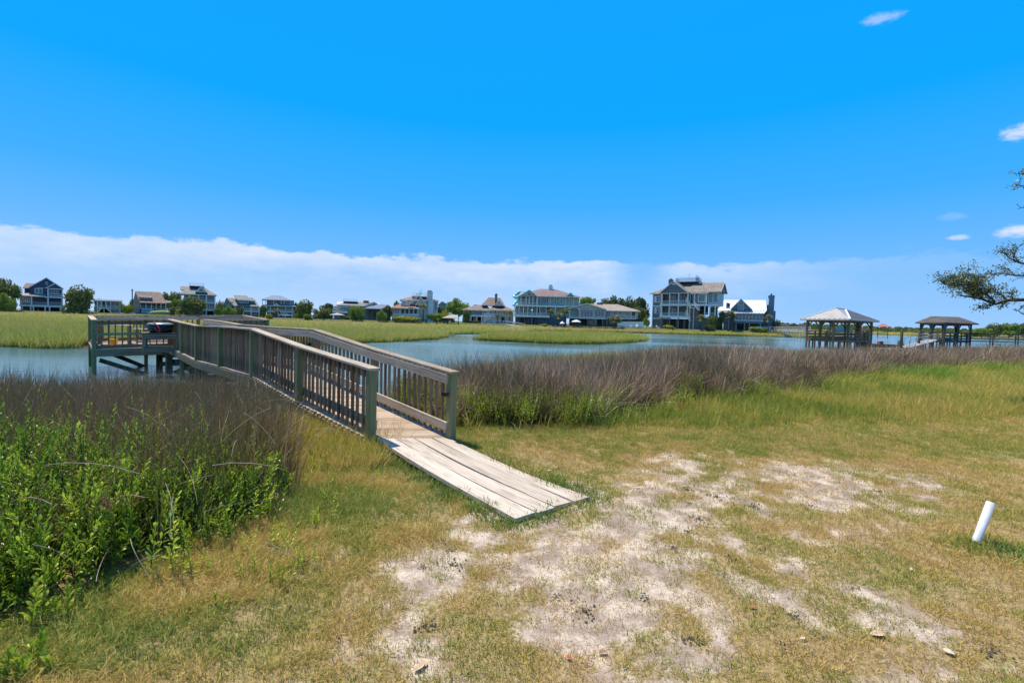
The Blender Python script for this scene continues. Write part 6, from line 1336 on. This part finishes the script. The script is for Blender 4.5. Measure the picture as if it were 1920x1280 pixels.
limb([st_,P(2030,540,13.6),P(1960,553,13.9),P(1920,562,14)],.13,.055); grow([(1920,562,14),(1890,563,14),(1866,570,14),(1842,561,14),(1822,557,14),(1800,554,14)],.05,.018,5,.16,20,.5)
grow([(1866,566,14),(1850,552,14),(1830,543,14),(1812,533,14),(1790,536,14),(1768,533,14)],.03,.006,10,.2,34,.55)
grow([(1842,558,14),(1828,545,14),(1824,530,14),(1812,512,14)],.022,.008,9,.22,46,.55); grow([(1850,552,14),(1842,536,14),(1838,520,14)],.018,.006,8,.2,40,.45); grow([(1812,533,14),(1795,524,14),(1780,520,14)],.012,.005,7,.2,34,.4)
grow([(1890,563,14),(1876,552,14),(1862,545,14),(1856,534,14)],.02,.006,4,.14,20,.4); grow([(1866,570,14),(1850,578,14),(1830,570,14)],.012,.005,4,.12,16,.4); grow([(1890,565,14),(1880,572,14),(1874,577,14)],.012,.004,3,.1,16,.3); grow([(1900,560,14),(1896,552,14),(1885,548,14)],.012,.004,4,.12,18,.3)
grow([(1935,497,13.6),(1910,492,13.8),(1890,482,13.8),(1877,462,13.8)],.03,.006,6,.13,13,.5); grow([(1910,492,13.8),(1896,470,13.8),(1882,465,13.8)],.014,.004,4,.12,14,.4); grow([(1900,484,13.8),(1905,468,13.8),(1915,458,13.8)],.014,.004,4,.12,16,.4)
grow([(1935,516,13.6),(1905,517,13.8),(1885,514,13.8),(1870,512,13.8),(1862,517,13.8)],.022,.004,6,.1,10,.45); grow([(1905,517,13.8),(1890,505,13.8),(1868,500,13.8)],.012,.004,5,.08,10,.35)
grow([(1935,580,13.7),(1918,576,13.8),(1908,583,13.8)],.014,.003,5,.06,4,.35); grow([(1950,600,13.7),(1920,590,13.8),(1910,584,13.8)],.012,.003,4,.06,4,.35)
grow([(1945,330,13.4),(1920,326,13.5),(1900,326,13.5)],.016,.004,6,.08,10,.35); grow([(1945,355,13.4),(1920,348,13.5),(1908,352,13.5)],.014,.003,6,.08,10,.35); grow([(1945,392,13.4),(1920,390,13.5),(1912,389,13.5)],.012,.003,3,.06,3,.3)
limb([st_,P(2060,470,13.3),P(1990,490,13.5),P(1935,500,13.6)],.10,.03); limb([P(1990,490,13.5),P(1960,510,13.5),P(1935,516,13.6)],.04,.022); limb([Vector((18.4,13.2,5)),P(2040,350,13.2),P(1990,335,13.3),P(1945,330,13.4)],.08,.016); limb([P(2040,350,13.2),P(1980,360,13.3),P(1945,355,13.4)],.03,.014); limb([P(1980,360,13.3),P(1960,385,13.4),P(1945,392,13.4)],.02,.012); limb([P(2030,540,13.6),P(1970,570,13.6),P(1935,580,13.7)],.04,.014); limb([P(1970,570,13.6),P(1960,590,13.7),P(1950,600,13.7)],.02,.012)
for i in range(34):        # the rest of the crown, beyond the frame edge
    c=Vector((18.9+rr0.gauss(0,1.3),13.6+rr0.gauss(0,1.7),6.0+rr0.gauss(0,1.3)));
    if c.x/c.y<1.15: continue
    limb([top+Vector((0,0,rr0.uniform(-.5,2.5))),(c+top)/2+Vector((0,0,.3)),c],.05,.01); leaves(c,.8,260)
mb.obj('trunk',BK2,ok,True); me_=mesh_np('crown',leafv,leaff,OLF,{'vtone':lv,'hgt':[1]*len(leafv)}); o_=bpy.data.objects.new('crown',me_); COL.objects.link(o_); o_.parent=ok
# pieces of one thing that are parts keep no category; far strip of shore trees
r_=random.Random(3)
v=[];f=[];vt=[]
for i in range(5200):
    x=r_.uniform(330,1500); y=560+.12*x+r_.uniform(0,60); hh=6+5*float(fbm(np.array([x]),np.array([0.]),.02,3,5)[0]); z=WZ+.4+hh*r_.random(); s=r_.uniform(2,4.5); k=len(v); a=r_.uniform(-.5,.5)
    v+=[(x-s,y,z-s*.5),(x,y+a*2,z-s*.7),(x+s,y,z+s*.2),(x,y-a,z+s*.6)]; f.append((k,k+1,k+2,k+3)); vt+=[r_.random()]*4
o_=bpy.data.objects.new('far_shore_trees',mesh_np('far_shore_trees',v,f,C_OAK,{'vtone':vt,'hgt':[1]*len(v)})); COL.objects.link(o_); o_['kind']='stuff'; o_['label']='low far-off line of shore trees on the horizon at the right'
